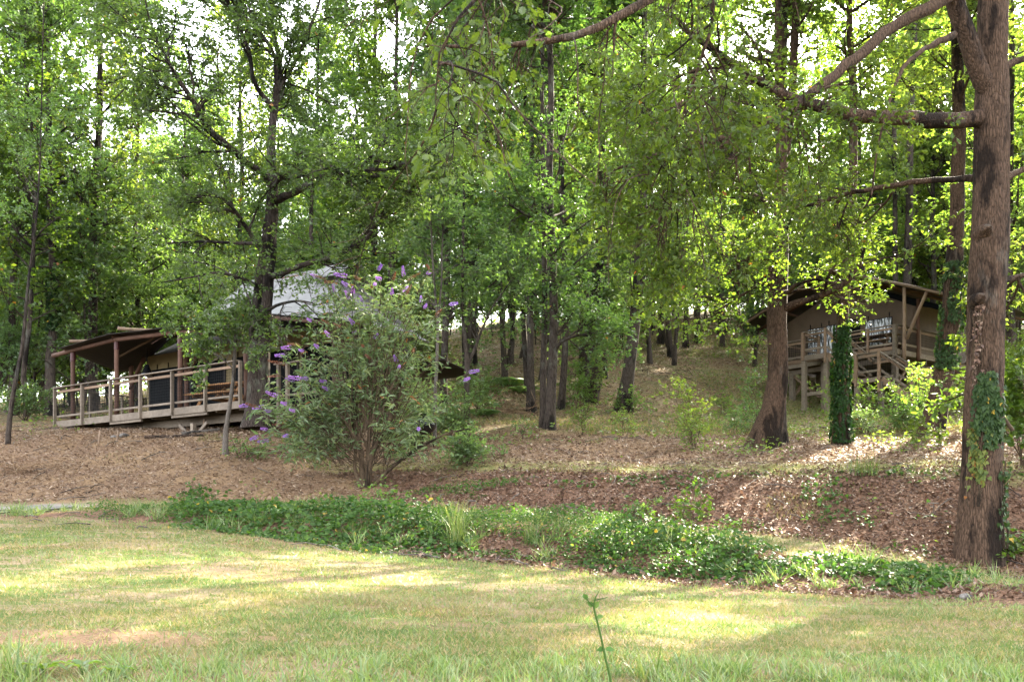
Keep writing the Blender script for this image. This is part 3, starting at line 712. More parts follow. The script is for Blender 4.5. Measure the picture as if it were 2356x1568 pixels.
# black lidded barbecue on the ground by the tent's end
bx, by = X(975, 24.2), 24.2; bz = H1(bx, by)
bq = empty('barbecue', (bx, by, bz), 'black lidded kettle barbecue beside the end of the grey tent', 'barbecue')
def kettle(z0, fl):
    def f(mb):
        k = 18; r = [.02, .15, .24, .29, .30]; z = [.22, .19, .13, .05, 0]
        V = [(a_ * math.cos(2 * math.pi * j / k), a_ * math.sin(2 * math.pi * j / k), z0 + fl * b_) for a_, b_ in zip(r, z) for j in range(k)]
        Q_ = [(i * k + j, (i + 1) * k + j, (i + 1) * k + (j + 1) % k, i * k + (j + 1) % k) for i in range(4) for j in range(k)]
        mb.raw(V, Q_)
    return f
part('lid', M['black_gloss'], bq, kettle(.60, 1), True); part('bowl', M['black_gloss'], bq, kettle(.585, -1), True)
part('handle', M['black'], bq, lambda mb: mb.bar((-.06, 0, .86), (.06, 0, .86), .03, .03))
for a in (.5, 2.6, 4.7): part('leg', M['black'], bq, lambda mb, a=a: mb.pole((.18 * math.cos(a), .18 * math.sin(a), .42), (.3 * math.cos(a), .3 * math.sin(a), -.05), .012, .012, 6, 1))

# ------------------------------------------------------------------ the tent on stilts (right)
def right_tent():
    A = np.array([11.526, 41.90]); ex = np.array([.63236, -.77468]); ey = np.array([.77468, .63236]); rz = math.atan2(ex[1], ex[0])
    T = empty('safari_tent', (A[0], A[1], 0), 'brown gabled tent standing high on timber stilts with a long stair', 'tent', 'safari tents in the wood', rz)
    D2, TN = M['deck'], M['deck_tan']; DZ = 8.10; w3 = lambda s, d: A + ex * s + ey * d
    g = lambda s, d: H1(*w3(s, d)) - .1
    for i in range(30):
        d = .07 + .145 * i; board('floor_board', TN, T, (0, d, DZ - .018), (5.02, d, DZ - .018), .138, .034)
    for i in range(7): board('joist', D2, T, (.1 + .79 * i, .05, DZ - .13), (.1 + .79 * i, 4.3, DZ - .13), .06, .18)
    for a, b in ((0, 1.7), (2.72, 5.02)):
        board('fascia_board', D2, T, (a - .02, -.03, DZ - .12), (b, -.03, DZ - .12), .035, .16); board('fascia_board', TN, T, (a - .02, -.025, DZ + .06), (b, -.025, DZ + .06), .03, .14)
    board('fascia_board', D2, T, (5.045, -.02, DZ - .1), (5.045, 4.3, DZ - .1), .035, .2)
    for d in (.25, 2.2, 4.2): board('beam', D2, T, (0, d, DZ - .32), (5.02, d, DZ - .32), .09, .2)
    for s, d in ((.15, .25), (.15, 2.2), (2.4, .25), (4.8, .25), (4.8, 2.2), (2.4, 2.2), (.15, 4.2), (4.8, 4.2)):
        board('stilt', D2, T, (s, d, g(s, d)), (s, d, DZ - .42), .2, .2, up=(1, 0, 0))
    for s in (.15, 4.8):
        board('knee_brace', TN, T, (s, .37, DZ - 1.3), (s, 1.3, DZ - .42), .09, .09, up=(1, 0, 0)); board('knee_brace', TN, T, (s, 2.1, DZ - 1.3), (s, 1.4, DZ - .42), .09, .09, up=(1, 0, 0))
    board('knee_brace', TN, T, (.25, .25, DZ - .5), (1.5, .25, DZ - 1.5), .09, .09, up=(0, 1, 0))
    # deck railing
    def rail_run(pts, dz0=0.0, skip_wire=False):
        for (a, b) in zip(pts[:-1], pts[1:]):
            a = np.array(a, float); b = np.array(b, float); q = (b - a)[:2] / np.linalg.norm((b - a)[:2]) * .04
            f = lambda z, e=1: ((a[0] + q[0] * e, a[1] + q[1] * e, a[2] + z), (b[0] - q[0] * e, b[1] - q[1] * e, b[2] + z))
            board('handrail', D2, T, *f(.92, -.2), .12, .035); board('top_rail', TN, T, *f(.80), .04, .08); board('bottom_rail', D2, T, *f(.22), .04, .08)
            if not skip_wire: wire_panel(T, a[:2] + q, b[:2] - q, DZ + .24, DZ + .78, a[2] - DZ, b[2] - DZ, .1, .007)
    def post(s, d, z0, z1, w=.09): board('railing_post', TN, T, (s, d, z0), (s, d, z1), w, w, up=(1, 0, 0))
    rail_run([(.0, -.07, DZ), (1.66, -.07, DZ)]); rail_run([(2.8, -.07, DZ), (3.85, -.07, DZ), (4.98, -.07, DZ)])
    for s in (0, 3.85): post(s, -.08, DZ - .1, DZ + .9)
    board('railing_post', D2, T, (4.98, -.09, DZ - .3), (4.98, -.09, DZ + .93), .15, .13, up=(1, 0, 0))
    rail_run([(5.06, 0, DZ), (5.06, 1.6, DZ), (5.06, 3.2, DZ)]); post(5.06, 1.6, DZ - .1, DZ + .9); post(5.06, 3.2, DZ - .1, DZ + .9)
    rail_run([(-.04, .0, DZ), (-.04, 1.2, DZ)])
    # landing
    LZ = DZ + .06; LD = -1.1
    board('fascia_board', D2, T, (1.62, LD, LZ - .1), (2.72, LD, LZ - .1), .05, .2)
    for i in range(7): board('floor_board', TN, T, (1.66, LD + .09 + .138 * i, LZ - .02), (2.7, LD + .09 + .138 * i, LZ - .02), .13, .034)
    for s, b in ((1.66, .17), (2.68, .17)): board('stilt', D2, T, (s, LD - .0, g(s, LD)), (s, LD, LZ - .22), b, b, up=(1, 0, 0))
    board('stilt', D2, T, (1.95, -.2, g(1.95, -.2)), (1.95, -.2, LZ - .22), .16, .16, up=(1, 0, 0))
    board('cross_brace', D2, T, (1.75, LD + .05, LZ - 1.55), (2.6, LD + .05, LZ - 1.55), .05, .14)
    board('railing_post', TN, T, (1.62, LD - .02, LZ - .2), (1.62, LD - .02, LZ + .92), .16, .12, up=(1, 0, 0)); post(2.68, LD - .1, LZ - .4, LZ + .95)
    rail_run([(1.66, LD - .02, LZ), (2.66, LD - .02, LZ)]); rail_run([(1.62, LD, LZ), (1.62, -.1, LZ)])
    post(1.66, -.12, LZ - .1, LZ + .9)
    # stair: two flights to a low landing
    def flight(s0, z0, s1, z1, n):
        for d in (LD + .02, -.14):
            board('stringer', TN, T, (s0, d, z0 - .12), (s1, d, z1 - .12), .05, .24)
        for i in range(n):
            t = (i + .6) / n; board('tread', D2, T, (s0 + (s1 - s0) * t, LD + .05, z0 + (z1 - z0) * t - .06), (s0 + (s1 - s0) * t, -.17, z0 + (z1 - z0) * t - .06), .26, .04)
        for d in (LD - .06, -.08):
            board('handrail', D2, T, (s0, d, z0 + .9), (s1 + .25, d, z1 + .9 - .17), .1, .04); board('top_rail', TN, T, (s0, d + .03, z0 + .79), (s1, d + .03, z1 + .79), .04, .08); board('bottom_rail', D2, T, (s0, d + .03, z0 + .22), (s1, d + .03, z1 + .22), .04, .08)
    L2 = LZ - 1.2
    flight(2.72, LZ, 4.0, L2, 6)
    board('stilt', D2, T, (4.02, LD, g(4.0, LD)), (4.02, LD, L2 - .2), .18, .18, up=(1, 0, 0)); post(4.02, LD - .1, L2 - .3, L2 + .95, .11)
    board('fascia_board', D2, T, (4.0, LD, L2 - .1), (5.0, LD, L2 - .1), .05, .16)
    for i in range(6): board('floor_board', D2, T, (4.02, LD + .1 + .14 * i, L2 - .02), (5.03, LD + .1 + .14 * i, L2 - .02), .13, .034)
    rail_run([(4.06, LD - .08, L2), (4.95, LD - .08, L2)], skip_wire=False)
    rail_run([(4.06, -.1, L2 - .1), (4.95, -.1, L2 - .1)])
    post(4.98, LD - .1, L2 - .6, L2 + .95, .1); board('stilt', D2, T, (5.02, LD, g(5, LD)), (5.02, LD, L2 - .2), .16, .16, up=(1, 0, 0))
    L3 = L2 - .85
    flight(5.02, L2, 6.2, L3, 5)
    post(6.3, LD - .1, L3 - .5, L3 + .95, .13); post(6.95, LD - .1, L3 - .5, L3 + .95, .15)
    rail_run([(6.3, LD - .1, L3), (6.95, LD - .1, L3)])
    board('floor_board', D2, T, (6.25, LD + .25, L3 - .03), (6.95, LD + .25, L3 - .03), .5, .04); board('floor_board', D2, T, (6.25, LD + .76, L3 - .03), (6.95, LD + .76, L3 - .03), .5, .04)
    board('stilt', D2, T, (6.3, LD, g(6.3, LD)), (6.3, LD, L3 - .06), .14, .14, up=(1, 0, 0)); board('stilt', D2, T, (6.95, LD, g(6.95, LD)), (6.95, LD, L3 - .06), .14, .14, up=(1, 0, 0))
    # walls: gable front with openings
    AP = 1.95; zr = lambda s: 11.72 - .40 * np.abs(np.asarray(s) - AP)
    d0 = 1.5
    def gable(mb, s0, s1, d, th, z0, drop=.35):
        s = np.linspace(s0, s1, 13); V = []; n_ = len(s)
        for dd in (d, d + th):
            V += [(a, dd, z0) for a in s] + [(a, dd, float(zr(a)) - drop) for a in s]
        Q_ = [(i, i + 1, n_ + i + 1, n_ + i) for i in range(n_ - 1)] + [(2 * n_ + i + 1, 2 * n_ + i, 3 * n_ + i, 3 * n_ + i + 1) for i in range(n_ - 1)]
        Q_ += [(n_ + i, n_ + i + 1, 3 * n_ + i + 1, 3 * n_ + i) for i in range(n_ - 1)]
        mb.raw(V, Q_)
    part('front_wall', M['wall_brown'], T, lambda mb: gable(mb, -1.1, 5.05, d0, .04, DZ - .02))
    part('side_wall', M['wall_brown'], T, lambda mb: mb.box(5.01, 5.05, d0 + .045, 7.5, DZ - .05, 10.1, .004)); part('side_wall', M['wall_brown'], T, lambda mb: mb.box(-1.1, -1.06, d0 + .045, 7.5, DZ - .05, 10.1, .004))
    part('floor_slab', D2, T, lambda mb: mb.box(-1.05, 5.0, 4.45, 7.5, DZ - .25, DZ - .03, .004))
    for s in (.1, 4.7):
        for d in (5.5, 7.3): board('stilt', D2, T, (s, d, g(s, d)), (s, d, DZ - .25), .18, .18, up=(1, 0, 0))
    part('door', M['black'], T, lambda mb: mb.box(1.9, 2.55, d0 - .03, d0 - .005, DZ, 9.85, .004))
    pv = M['clear']
    for a, b, z0, z1 in ((.1, .85, 8.5, 9.72), (1.0, 1.7, 8.4, 9.75), (2.82, 3.95, 8.6, 9.68)):
        fr = part('window', M['black'], T, lambda mb: mb.box(a - .03, b + .03, d0 - .03, d0 - .006, z0 - .03, z1 + .03, .004))
        def pane(x, y, a=a, b=b, z0=z0, z1=z1):
            s = a + (b - a) * x; z = z0 + (z1 - z0) * y
            return np.stack([s, d0 - .055 + .025 * np.sin(s * 38 + 2.2 * np.sin(z * 4)) * (.4 + .6 * vn(s * 6, z * 2, 4)) - .015 * vn(s * 11, z * 7, 8), z + 0 * s], 1)
        sheet('pane', pane, 40, 26, pv, fr, .004)
        for x in (a + .1, b - .1): board('strap', M['black'], fr, (x, d0 - .02, z1 + .05), (x, d0 - .02, z1 + .22), .05, .02, up=(1, 0, 0))
    def val(a, b):
        s = 2.3 + 5.0 * a; return np.stack([s, d0 - .06 + 0 * s, zr(s) - .28 - b * (.16 + .1 * np.sin(a * 3.14) + .03 * np.sin(s * 4.2))], 1)
    sheet('valance', val, 30, 4, M['black'], T)
    def roof(sgn):
        def f(a, b):
            s = AP + sgn * (5.65 if sgn > 0 else 4.4) * a; d = .05 + 8.0 * b
            return np.stack([s, d, zr(s) + .06 - .10 * np.sin(np.pi * a) * np.sin(np.pi * ((b * 3) % 1)) + .22 * a * a], 1)
        return f
    sheet('roof', roof(1), 24, 30, M['roof_dark'], T); sheet('roof', roof(-1), 24, 30, M['roof_dark'], T)
    for sgn in (1, -1):
        pole('rafter', M['log_pale'], T, (AP + sgn * .04, .12, zr(AP) + .02), (AP + sgn * (5.7 if sgn > 0 else 4.45), .12, float(zr(AP + sgn * (5.7 if sgn > 0 else 4.45))) + .16), .065, .06)
        pole('rafter', M['log'], T, (AP + sgn * .04, 1.35, zr(AP) - .1), (AP + sgn * 4.3, 1.35, float(zr(AP + sgn * 4.3)) + .1), .065, .06)
    for s in (AP, AP + 2.8, AP - 2.8, AP + 5.3): pole('purlin', M['log'], T, (s, .02, float(zr(s)) - .04 + .04 * (abs(s - AP) > 4)), (s, 7.9, float(zr(s)) - .04 + .04 * (abs(s - AP) > 4)), .06, .055)
    pole('tie_pole', M['log'], T, (-1.0, .25, 10.7), (3.2, .25, 10.8), .06)
    pole('porch_post', M['log_pale'], T, (5.15, .3, DZ - .4), (5.15, .3, float(zr(5.15)) + .05), .075, .065)
    pole('porch_post', M['log_pale'], T, (-.4, .3, DZ - .4), (-.4, .3, float(zr(-.4)) + .0), .075, .065)
    pole('strut', M['log_pale'], T, (5.27, .25, 8.47), (6.1, .2, float(zr(6.1)) + .05), .07, .06)
    pole('corner_post', M['log'], T, (5.1, 1.42, DZ - .3), (5.1, 1.42, 10.2), .07)
    for d in (3.2, 5.2, 7.2): pole('strut', M['log_pale'], T, (5.12, d, 8.0), (6.3, d, float(zr(6.3)) + .05), .06, .055)
    # a pole tripod under the far corner
    b = (6.4, 3.0)
    pole('stilt', M['log'], T, (*b, g(*b)), (*b, 7.2), .07)
    for q in (-.7, .7): pole('knee_brace', M['log'], T, (b[0], b[1], 6.6), (b[0] + q, b[1] + q * .3, 7.7), .05)
    W = lambda s, d, z: (*w3(s, d), z)
    picnic_table('picnic_table', 'timber picnic table on the high stilted deck beside the clear window', W(3.7, .72, DZ), rz + .05, TN)
    return T
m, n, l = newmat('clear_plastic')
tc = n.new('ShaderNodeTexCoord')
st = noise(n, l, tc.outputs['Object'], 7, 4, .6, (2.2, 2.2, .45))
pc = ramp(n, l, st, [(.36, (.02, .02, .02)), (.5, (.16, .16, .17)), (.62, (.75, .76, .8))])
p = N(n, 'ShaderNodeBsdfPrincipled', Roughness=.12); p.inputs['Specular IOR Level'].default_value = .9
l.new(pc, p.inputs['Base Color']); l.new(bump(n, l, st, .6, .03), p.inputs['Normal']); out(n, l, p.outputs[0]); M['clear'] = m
TR = right_tent()
# ------------------------------------------------------------------ trees
_gy = np.concatenate([np.linspace(6, 40, 1400), np.linspace(40.05, 130, 900)])
def ground_at(u, v):
    h = height(X(u, _gy), _gy); z = CZ + (HZ - v) * _gy / FP
    k = np.argmax(h >= z) if np.any(h >= z) else len(_gy) - 1
    return _gy[k]
def stem_px(pl, pts, y0, n=16, k=12, flare=0.0, gn=.012):
    q = [(a[0], a[1], a[2], y0 + (a[3] if len(a) > 3 else 0)) for a in pts]
    return pl.limb(*px_line(q, y0), n=n, k=k, flare=flare, gn=gn)
def based(u, v, y=None):
    y = ground_at(u, v) if y is None else y
    b = P(u, v, y); b[2] = H1(b[0], b[1]) - .12
    return y, b

# the big oak at the right, close by
y0, b = based(2250, 1282)
pl = Plant(b); D = y0
t1 = stem_px(pl, [(2250, 1320, 112), (2252, 1200, 98), (2258, 1080, 87), (2262, 960, 84), (2268, 800, 80), (2276, 600, 84), (2282, 450, 80), (2281, 300, 77), (2281, 180, 70), (2283, 0, 66), (2288, -250, 58, .3), (2270, -600, 40, .5), (2290, -900, 16, .5)], y0, 44, 26, .10, .006)
for (u, v, r) in ((2270, 532, 17), (2256, 690, 16)):      # burrs on the bole
    c_ = P(u, v, y0 - .24); rr = r * y0 / FP
    th = np.linspace(0, math.pi, 7)[None]; pp = np.array([c_ + np.array([0, .16 - .30 * k / 5, .03 * k / 5]) for k in range(6)])
    V, Q_ = tube(pp[None], (rr * np.array([1.25, 1.2, 1.1, .9, .55, .08]))[None], 12); V = V + (.03 * vn(V[:, 0] * 14, V[:, 2] * 18, 5))[:, None]; pl.tv.append(V); pl.tq.append(Q_ + pl.n); pl.n += len(V)
lf = stem_px(pl, [(2285, 235, 44), (2256, 190, 46, -.1), (2232, 120, 44, -.2), (2208, 40, 42, -.35), (2190, -40, 40, -.5), (2150, -250, 40, -.8), (2080, -520, 22, -1)], y0, 14, 14, 0)
b1_ = stem_px(pl, [(2275, 275, 46), (2240, 273, 38, -.1), (2150, 277, 35, -.3), (2050, 275, 32, -.6), (1960, 262, 30, -.8), (1870, 240, 26, -1), (1790, 215, 22, -1), (1705, 160, 20, -1.1), (1640, 118, 16, -1.1), (1580, 70, 12, -1.2), (1530, 20, 9, -1.2)], y0, 26, 10, 0, .02)
b2_ = stem_px(pl, [(2205, -30, 34, -.5), (2160, 5, 30, -.7), (2060, 58, 26, -1), (1965, 135, 24, -1.4), (1880, 205, 22, -1.7), (1800, 270, 22, -2), (1720, 305, 19, -2.3), (1650, 322, 16, -2.5), (1570, 345, 12, -2.8), (1480, 362, 8, -3.1), (1390, 400, 5, -3.2)], y0, 30, 9, 0, .02)
b3_ = stem_px(pl, [(2268, 408, 24), (2210, 413, 14, .5), (2130, 416, 13, 1), (2020, 432, 12, 1.5), (1950, 445, 10, 1.8), (1880, 470, 8, 2), (1830, 478, 6, 2.2)], y0, 18, 8, 0, .02)
b4_ = stem_px(pl, [(1700, 352 - 40, 12, -2.4), (1655, 340, 10, -2.5), (1600, 400, 9, -2.7), (1560, 460, 7, -2.8), (1500, 520, 5, -3), (1450, 585, 3, -3)], y0, 16, 6, 0, .02)
b5_ = stem_px(pl, [(1740, 180, 14, -1.05), (1690, 195, 12, -1.3), (1620, 215, 10, -1.6), (1560, 240, 9, -1.8), (1490, 272, 7, -2)], y0, 14, 6, 0, .015)
b6_ = stem_px(pl, [(2195, 80, 18, -.4), (2130, 110, 12, -1), (2080, 150, 9, -1.4), (2050, 220, 7, -1.6), (2020, 330, 5, -1.8), (2005, 450, 4, -1.9)], y0, 16, 6, 0, .02)
r1_ = stem_px(pl, [(2310, 155, 20), (2356, 136, 14, .3), (2450, 100, 11, .5), (2560, 60, 7, .8)], y0, 10, 7, 0, .02)
r2_ = stem_px(pl, [(2310, 412, 20), (2356, 388, 13, .6), (2470, 330, 10, 1), (2600, 300, 6, 1)], y0, 10, 7, 0, .02)
r3_ = stem_px(pl, [(2305, 645, 18, .1), (2356, 634, 11, .8), (2430, 600, 8, 1.2)], y0, 8, 7, 0, .02)
nb = stem_px(pl, [(2285, -330, 44, .2), (2050, -420, 38, -2), (1800, -260, 30, -3.8), (1600, -90, 24, -5), (1490, 2, 20, -5.6), (1390, 58, 18, -5.9), (1310, 88, 16, -6.1), (1230, 100, 14, -6.2), (1130, 108, 11, -6.3), (1060, 108, 8, -6.3), (980, 106, 5, -6.4)], y0, 36, 9, 0, .012)
nb2 = stem_px(pl, [(1560, -60, 14, -5.2), (1640, -40, 13, -4.7), (1640, 60, 9, -4.6), (1595, 190, 7, -4.4), (1560, 300, 5, -4.2), (1500, 430, 4, -4)], y0, 18, 6, 0, .02)
nb3 = stem_px(pl, [(1520, -30, 12, -5.5), (1350, -90, 14, -7.2), (1150, -70, 12, -8.2), (1090, 5, 9, -8.6), (1030, 65, 6, -8.7), (1000, 150, 4, -8.7), (1005, 320, 2.5, -8.7)], y0, 18, 6, 0, .012)
pl.crown([(*b1_, 13, .62), (*b2_, 20, .45), (*b3_, 11, .4), (*b4_, 9, .1), (*b5_, 9, .3), (*b6_, 4, .6), (*r1_, 10, .3), (*r2_, 10, .2), (*r3_, 8, .2), (*nb2, 9, .3)], 0, (.9, 2.0), 6, (.4, 1.0), 5, (.2, .45), 8, .075, flat=.45, up1=-.15, trop=(-.10, -.12, -.08), wig=(.18, .24, .25), shape='lobed', width=.62, droop=.35, upb=.7, near=True)
for par_, cn_, sz_ in (((*nb, 13, .5), 4, .062), ((*nb3, 9, .45), 3, .08)): pl.crown([par_], 0, (.4, 1.1), 5, (.3, .65), 4, (.12, .3), cn_, sz_, flat=.4, up1=-.5, trop=(-.28, -.25, -.15), wig=(.14, .2, .25), near=True, shape='oak', width=.62, droop=.6, upb=.5)
pl.crown([(*t1, 34, .74), (*lf, 20, .75)], 0, (2.5, 5), 7, (.8, 1.8), 6, (.3, .6), 8, .16, up1=.5, hidden=True, shape='diamond', width=.62)
for par_, k_ in ((nb, 16), (nb2, 8), (nb3, 8), (b2_, 10)):      # long bare hanging twigs
    p0, d0, rr, tt = pl.kids(par_[0][None], par_[1][None], k_, .45, 1, 1.3, .5, -1.2)
    q = pl.walk(p0, d0, rng.uniform(.6, 2.0, k_), 9, .16, -.14); pl.tubes(q, np.linspace(.009, .003, 10)[None].repeat(k_, 0), 4)
    p0, d1, rr, tt = pl.kids(q, np.full(q.shape[:2], .004), 4, .3, 1, .7); q2 = pl.walk(p0, d1, rng.uniform(.15, .5, len(p0)), 4, .22, -.1); pl.tubes(q2, np.linspace(.004, .002, 5)[None].repeat(len(q2), 0), 3)
pl.place('oak_tree', M['bark'], M['leaf_near'], 'big oak close by on the leafy bank with long boughs reaching left and ivy patch', 'tree')
OAK_AX, OAK_Y = t1, y0

# the twin stemmed oak in front of the low tent
y0, b = based(590, 965)
y0 = 22.6; b = P(590, 965, y0); b[2] = H1(b[0], b[1]) - .15
pl = Plant(b)
sa = stem_px(pl, [(588, 985, 50), (586, 940, 40), (586, 850, 33), (582, 765, 22), (588, 700, 20), (596, 640, 18), (608, 560, 18), (620, 490, 19), (624, 455, 22)], y0, 24, 12, .3)
sb = stem_px(pl, [(598, 975, 36), (602, 900, 30), (606, 830, 30), (609, 765, 29), (616, 660, 26), (622, 560, 27), (627, 470, 26), (628, 420, 24), (622, 340, 19), (630, 250, 18), (640, 200, 15, .2), (645, 140, 12, .3), (625, 60, 9, .3), (622, -60, 7, .4), (640, -250, 3, .5)], y0, 30, 12, .2)
sc = stem_px(pl, [(628, 250, 13), (600, 215, 12, -.2), (582, 190, 11, -.3), (575, 125, 10, -.4), (545, 45, 8, -.6), (525, 5, 7, -.7), (470, -100, 4, -1)], y0, 14, 7)
sd_ = stem_px(pl, [(630, 265, 12), (637, 190, 10, -.3), (633, 125, 9, -.4), (605, 82, 8, -.6), (560, 38, 6, -.9), (520, -60, 4, -1)], y0, 14, 7)
se = stem_px(pl, [(640, 210, 9), (690, 120, 7, .3), (730, 20, 6, .5), (760, -80, 4, .8)], y0, 12, 6)
ll = stem_px(pl, [(620, 425, 16), (612, 402, 14, -.2), (566, 375, 14, -.6), (530, 340, 14, -1), (475, 293, 15, -1.4), (450, 240, 12, -1.7), (415, 190, 10, -1.9), (378, 130, 7, -2.2), (345, 52, 5, -2.4), (330, -20, 3, -2.5)], y0, 22, 8, 0, .02)
rl = stem_px(pl, [(626, 462, 20), (650, 455, 18, -.2), (690, 436, 16, -.6), (735, 408, 16, -1), (790, 400, 14, -1.4), (850, 390, 10, -1.8), (900, 392, 7, -2.0), (945, 365, 5, -2.2), (990, 352, 3, -2.4)], y0, 22, 8, 0, .02)
rl2 = stem_px(pl, [(622, 440, 12), (640, 415, 9, -.3), (672, 392, 8, -.5), (680, 360, 7, -.7), (705, 345, 5, -.9)], y0, 10, 6)
rl3 = stem_px(pl, [(820, 396, 8, -1.5), (860, 355, 7, -1.7), (880, 330, 5, -1.9), (890, 270, 3, -2)], y0, 10, 6)
lr = stem_px(pl, [(618, 640, 16), (655, 626, 14, -.3), (705, 606, 13, -.6), (750, 594, 13, -.9), (800, 572, 12, -1.1), (850, 546, 9, -1.3), (860, 515, 6, -1.4), (885, 480, 3, -1.5)], y0, 20, 8, 0, .02)
lll = stem_px(pl, [(600, 575, 13), (575, 535, 11, -.4), (543, 487, 9, -.8), (520, 460, 6, -1.2), (470, 440, 4, -1.8)], y0, 12, 6)
lw = stem_px(pl, [(596, 660, 10), (560, 640, 8, -.6), (500, 625, 6, -1.2), (430, 640, 4, -1.8), (370, 650, 2, -2.2)], y0, 12, 6)
lw2 = stem_px(pl, [(606, 720, 8), (640, 700, 7, -.7), (690, 690, 5, -1.3), (730, 700, 3, -1.6)], y0, 10, 6)
lw3 = stem_px(pl, [(612, 560, 10), (560, 560, 8, .6), (470, 555, 6, 1.0), (380, 560, 3, 1.2)], y0, 12, 6)
pl.crown([(*ll, 28, .25), (*rl, 26, .25), (*rl2, 6, .3), (*rl3, 8, .2), (*lr, 16, .3), (*lll, 12, .2), (*lw, 4, .2), (*lw2, 5, .2), (*lw3, 7, .2), (*sb, 26, .55, .98), (*sc, 14, .3), (*sd_, 12, .3), (*se, 10, .3), (*sa, 5, .6)], 0, (.9, 2.3), 6, (.4, 1.0), 6, (.22, .48), 9, .08, flat=.4, up1=.1, trop=(0, -.02, -.03), wig=(.18, .24, .25), width=.6, droop=.15, near=True)
pl.place('oak_tree', M['bark_lichen'], M['leaf'], 'twin stemmed lichen covered oak standing before the grey tent', 'tree')
# bare dead twigs hanging from it
pl2 = Plant(P(612, 800, y0 - .25))
q = pl2.walk(np.repeat(P(612, 745, y0 - .2)[None], 9, 0), norm(rng.normal(0, .6, (9, 3)) + [.9, -.8, .2]), rng.uniform(.5, 1.3, 9), 7, .2, -.22)
r_ = np.linspace(.012, .004, 8)[None].repeat(9, 0); pl2.tubes(q, r_, 5)
p0, d0, rr, tt = pl2.kids(q, r_, 4, .3, 1, .7); q2 = pl2.walk(p0, d0, rng.uniform(.2, .5, len(p0)), 4, .25, -.15); pl2.tubes(q2, np.linspace(.005, .0025, 5)[None].repeat(len(p0), 0), 4)
a_, _ = pl2.meshes('dead_bough', M['bark_pale'], None)
tag(ob('dead_bough', a_, loc=tuple(pl2.b)), 'bare pale dead twigs hanging on the twin stemmed oak', 'dead bough')

STEMS = {}
# ---- trees with their own trunk lines
def forest_tree(name, label, pts, crown, base=None, bark='bark_far', leaf='leaf', extra=(), flare=.35, group=None, y=None, k=11, top=True, lk=None):
    y_, b_ = based(*(base or pts[0][:2]), y)
    p_ = Plant(b_)
    pts = [(pts[0][0], pts[0][1] + 40 * 24 / y_, pts[0][2])] + list(pts)
    if top:
        a, c_ = pts[-2], pts[-1]; sl = (c_[0] - a[0]) / max(1, a[1] - c_[1]); e = -550 * 24 / y_ - 30
        pts += [(c_[0] + sl * (c_[1] - e) * .5 + rng.normal(0, 10), e * .5, c_[2] * .75), (c_[0] + sl * (c_[1] - e) + rng.normal(0, 20), e, c_[2] * .3)]
    t_ = stem_px(p_, pts, y_, 26, k, flare)
    STEMS[label] = t_
    par = []
    for ex_ in extra:
        par.append((*stem_px(p_, ex_[0], y_, 14, 7, 0, .02), ex_[1], ex_[2] if len(ex_) > 2 else .2))
    c_ = dict(n=22, t0=.25, L1=(1.2, 3), L2=(.6, 1.3), L3=(.3, .6), per=10, size=.10); c_.update(crown)
    cnt = c_.pop('n'); t0_ = c_.pop('t0'); L1 = c_.pop('L1'); L2 = c_.pop('L2'); L3 = c_.pop('L3'); per = c_.pop('per'); sz = c_.pop('size')
    p_.crown(([(*t_, cnt, t0_)] if cnt else []) + par, 0, L1, c_.pop('n2', 6), L2, c_.pop('n3', 5), L3, per, sz, width=.62, **c_)
    if top: p_.crown([(*t_, 36 if y_ < 34 else 26, .62, .98)], 0, (2.2, 5.4) if y_ < 34 else (1.8, 4.4), 7, (.8, 1.6), 5, (.35, .7), 5, .21, width=.65, hidden=True)
    return p_.place(name, M[bark], M[leaf], label, 'tree', group)

forest_tree('oak_tree', 'tall straight oak with bent mossy foot left of the stilted tent', [(1750, 1030, 84), (1768, 985, 58), (1784, 920, 48), (1790, 850, 46), (1788, 760, 45), (1786, 700, 45), (1790, 640, 46), (1793, 590, 44), (1797, 500, 30), (1799, 400, 27), (1796, 250, 26), (1793, 60, 24)],
            dict(n=26, t0=.42, L1=(1.2, 3.2), per=9, size=.088), bark='bark', leaf='leaf_far', flare=.22, k=18, extra=[
    ([(1788, 610, 22), (1770, 590, 20, -.2), (1738, 584, 16, -.5), (1715, 592, 12, -.8), (1700, 618, 8, -1), (1650, 640, 5, -1.2)], 10),
    ([(1796, 722, 20), (1815, 704, 18, -.2), (1860, 690, 16, -.5), (1915, 672, 14, -.8), (1955, 642, 13, -1), (1978, 612, 10, -1.1), (1990, 570, 6, -1.2)], 9, .15),
    ([(1800, 400, 18), (1822, 250, 20, .4), (1826, 100, 19, .5), (1832, -20, 18, .5), (1840, -200, 10, .6)], 12, .4),
    ([(1790, 480, 12), (1720, 440, 8, .3), (1640, 420, 5, .8)], 10), ([(1794, 690, 10), (1830, 655, 8, -.6), (1880, 640, 5, -1.1), (1920, 650, 3, -1.4)], 3, .1), ([(1788, 640, 10), (1750, 650, 8, -.5), (1690, 690, 5, -1), (1640, 720, 3, -1.3)], 8)])
forest_tree('oak_tree', 'slim trunk rising close behind the bent footed oak', [(1800, 1000, 24), (1800, 950, 18), (1799, 850, 14), (1797, 700, 12), (1800, 500, 11), (1805, 200, 9)], dict(n=14, t0=.5), y=24.8)
iv = forest_tree('oak_tree', 'ivy wrapped trunk directly in front of the stilted deck', [(1934, 1022, 40), (1935, 960, 32), (1934, 860, 27), (1938, 760, 27), (1944, 660, 27), (1952, 560, 24), (1962, 420, 21), (1965, 250, 18), (1955, 60, 15)], dict(n=22, t0=.46, L1=(1, 2.4), size=.088), leaf='leaf_far', bark='bark', flare=.3, k=14)
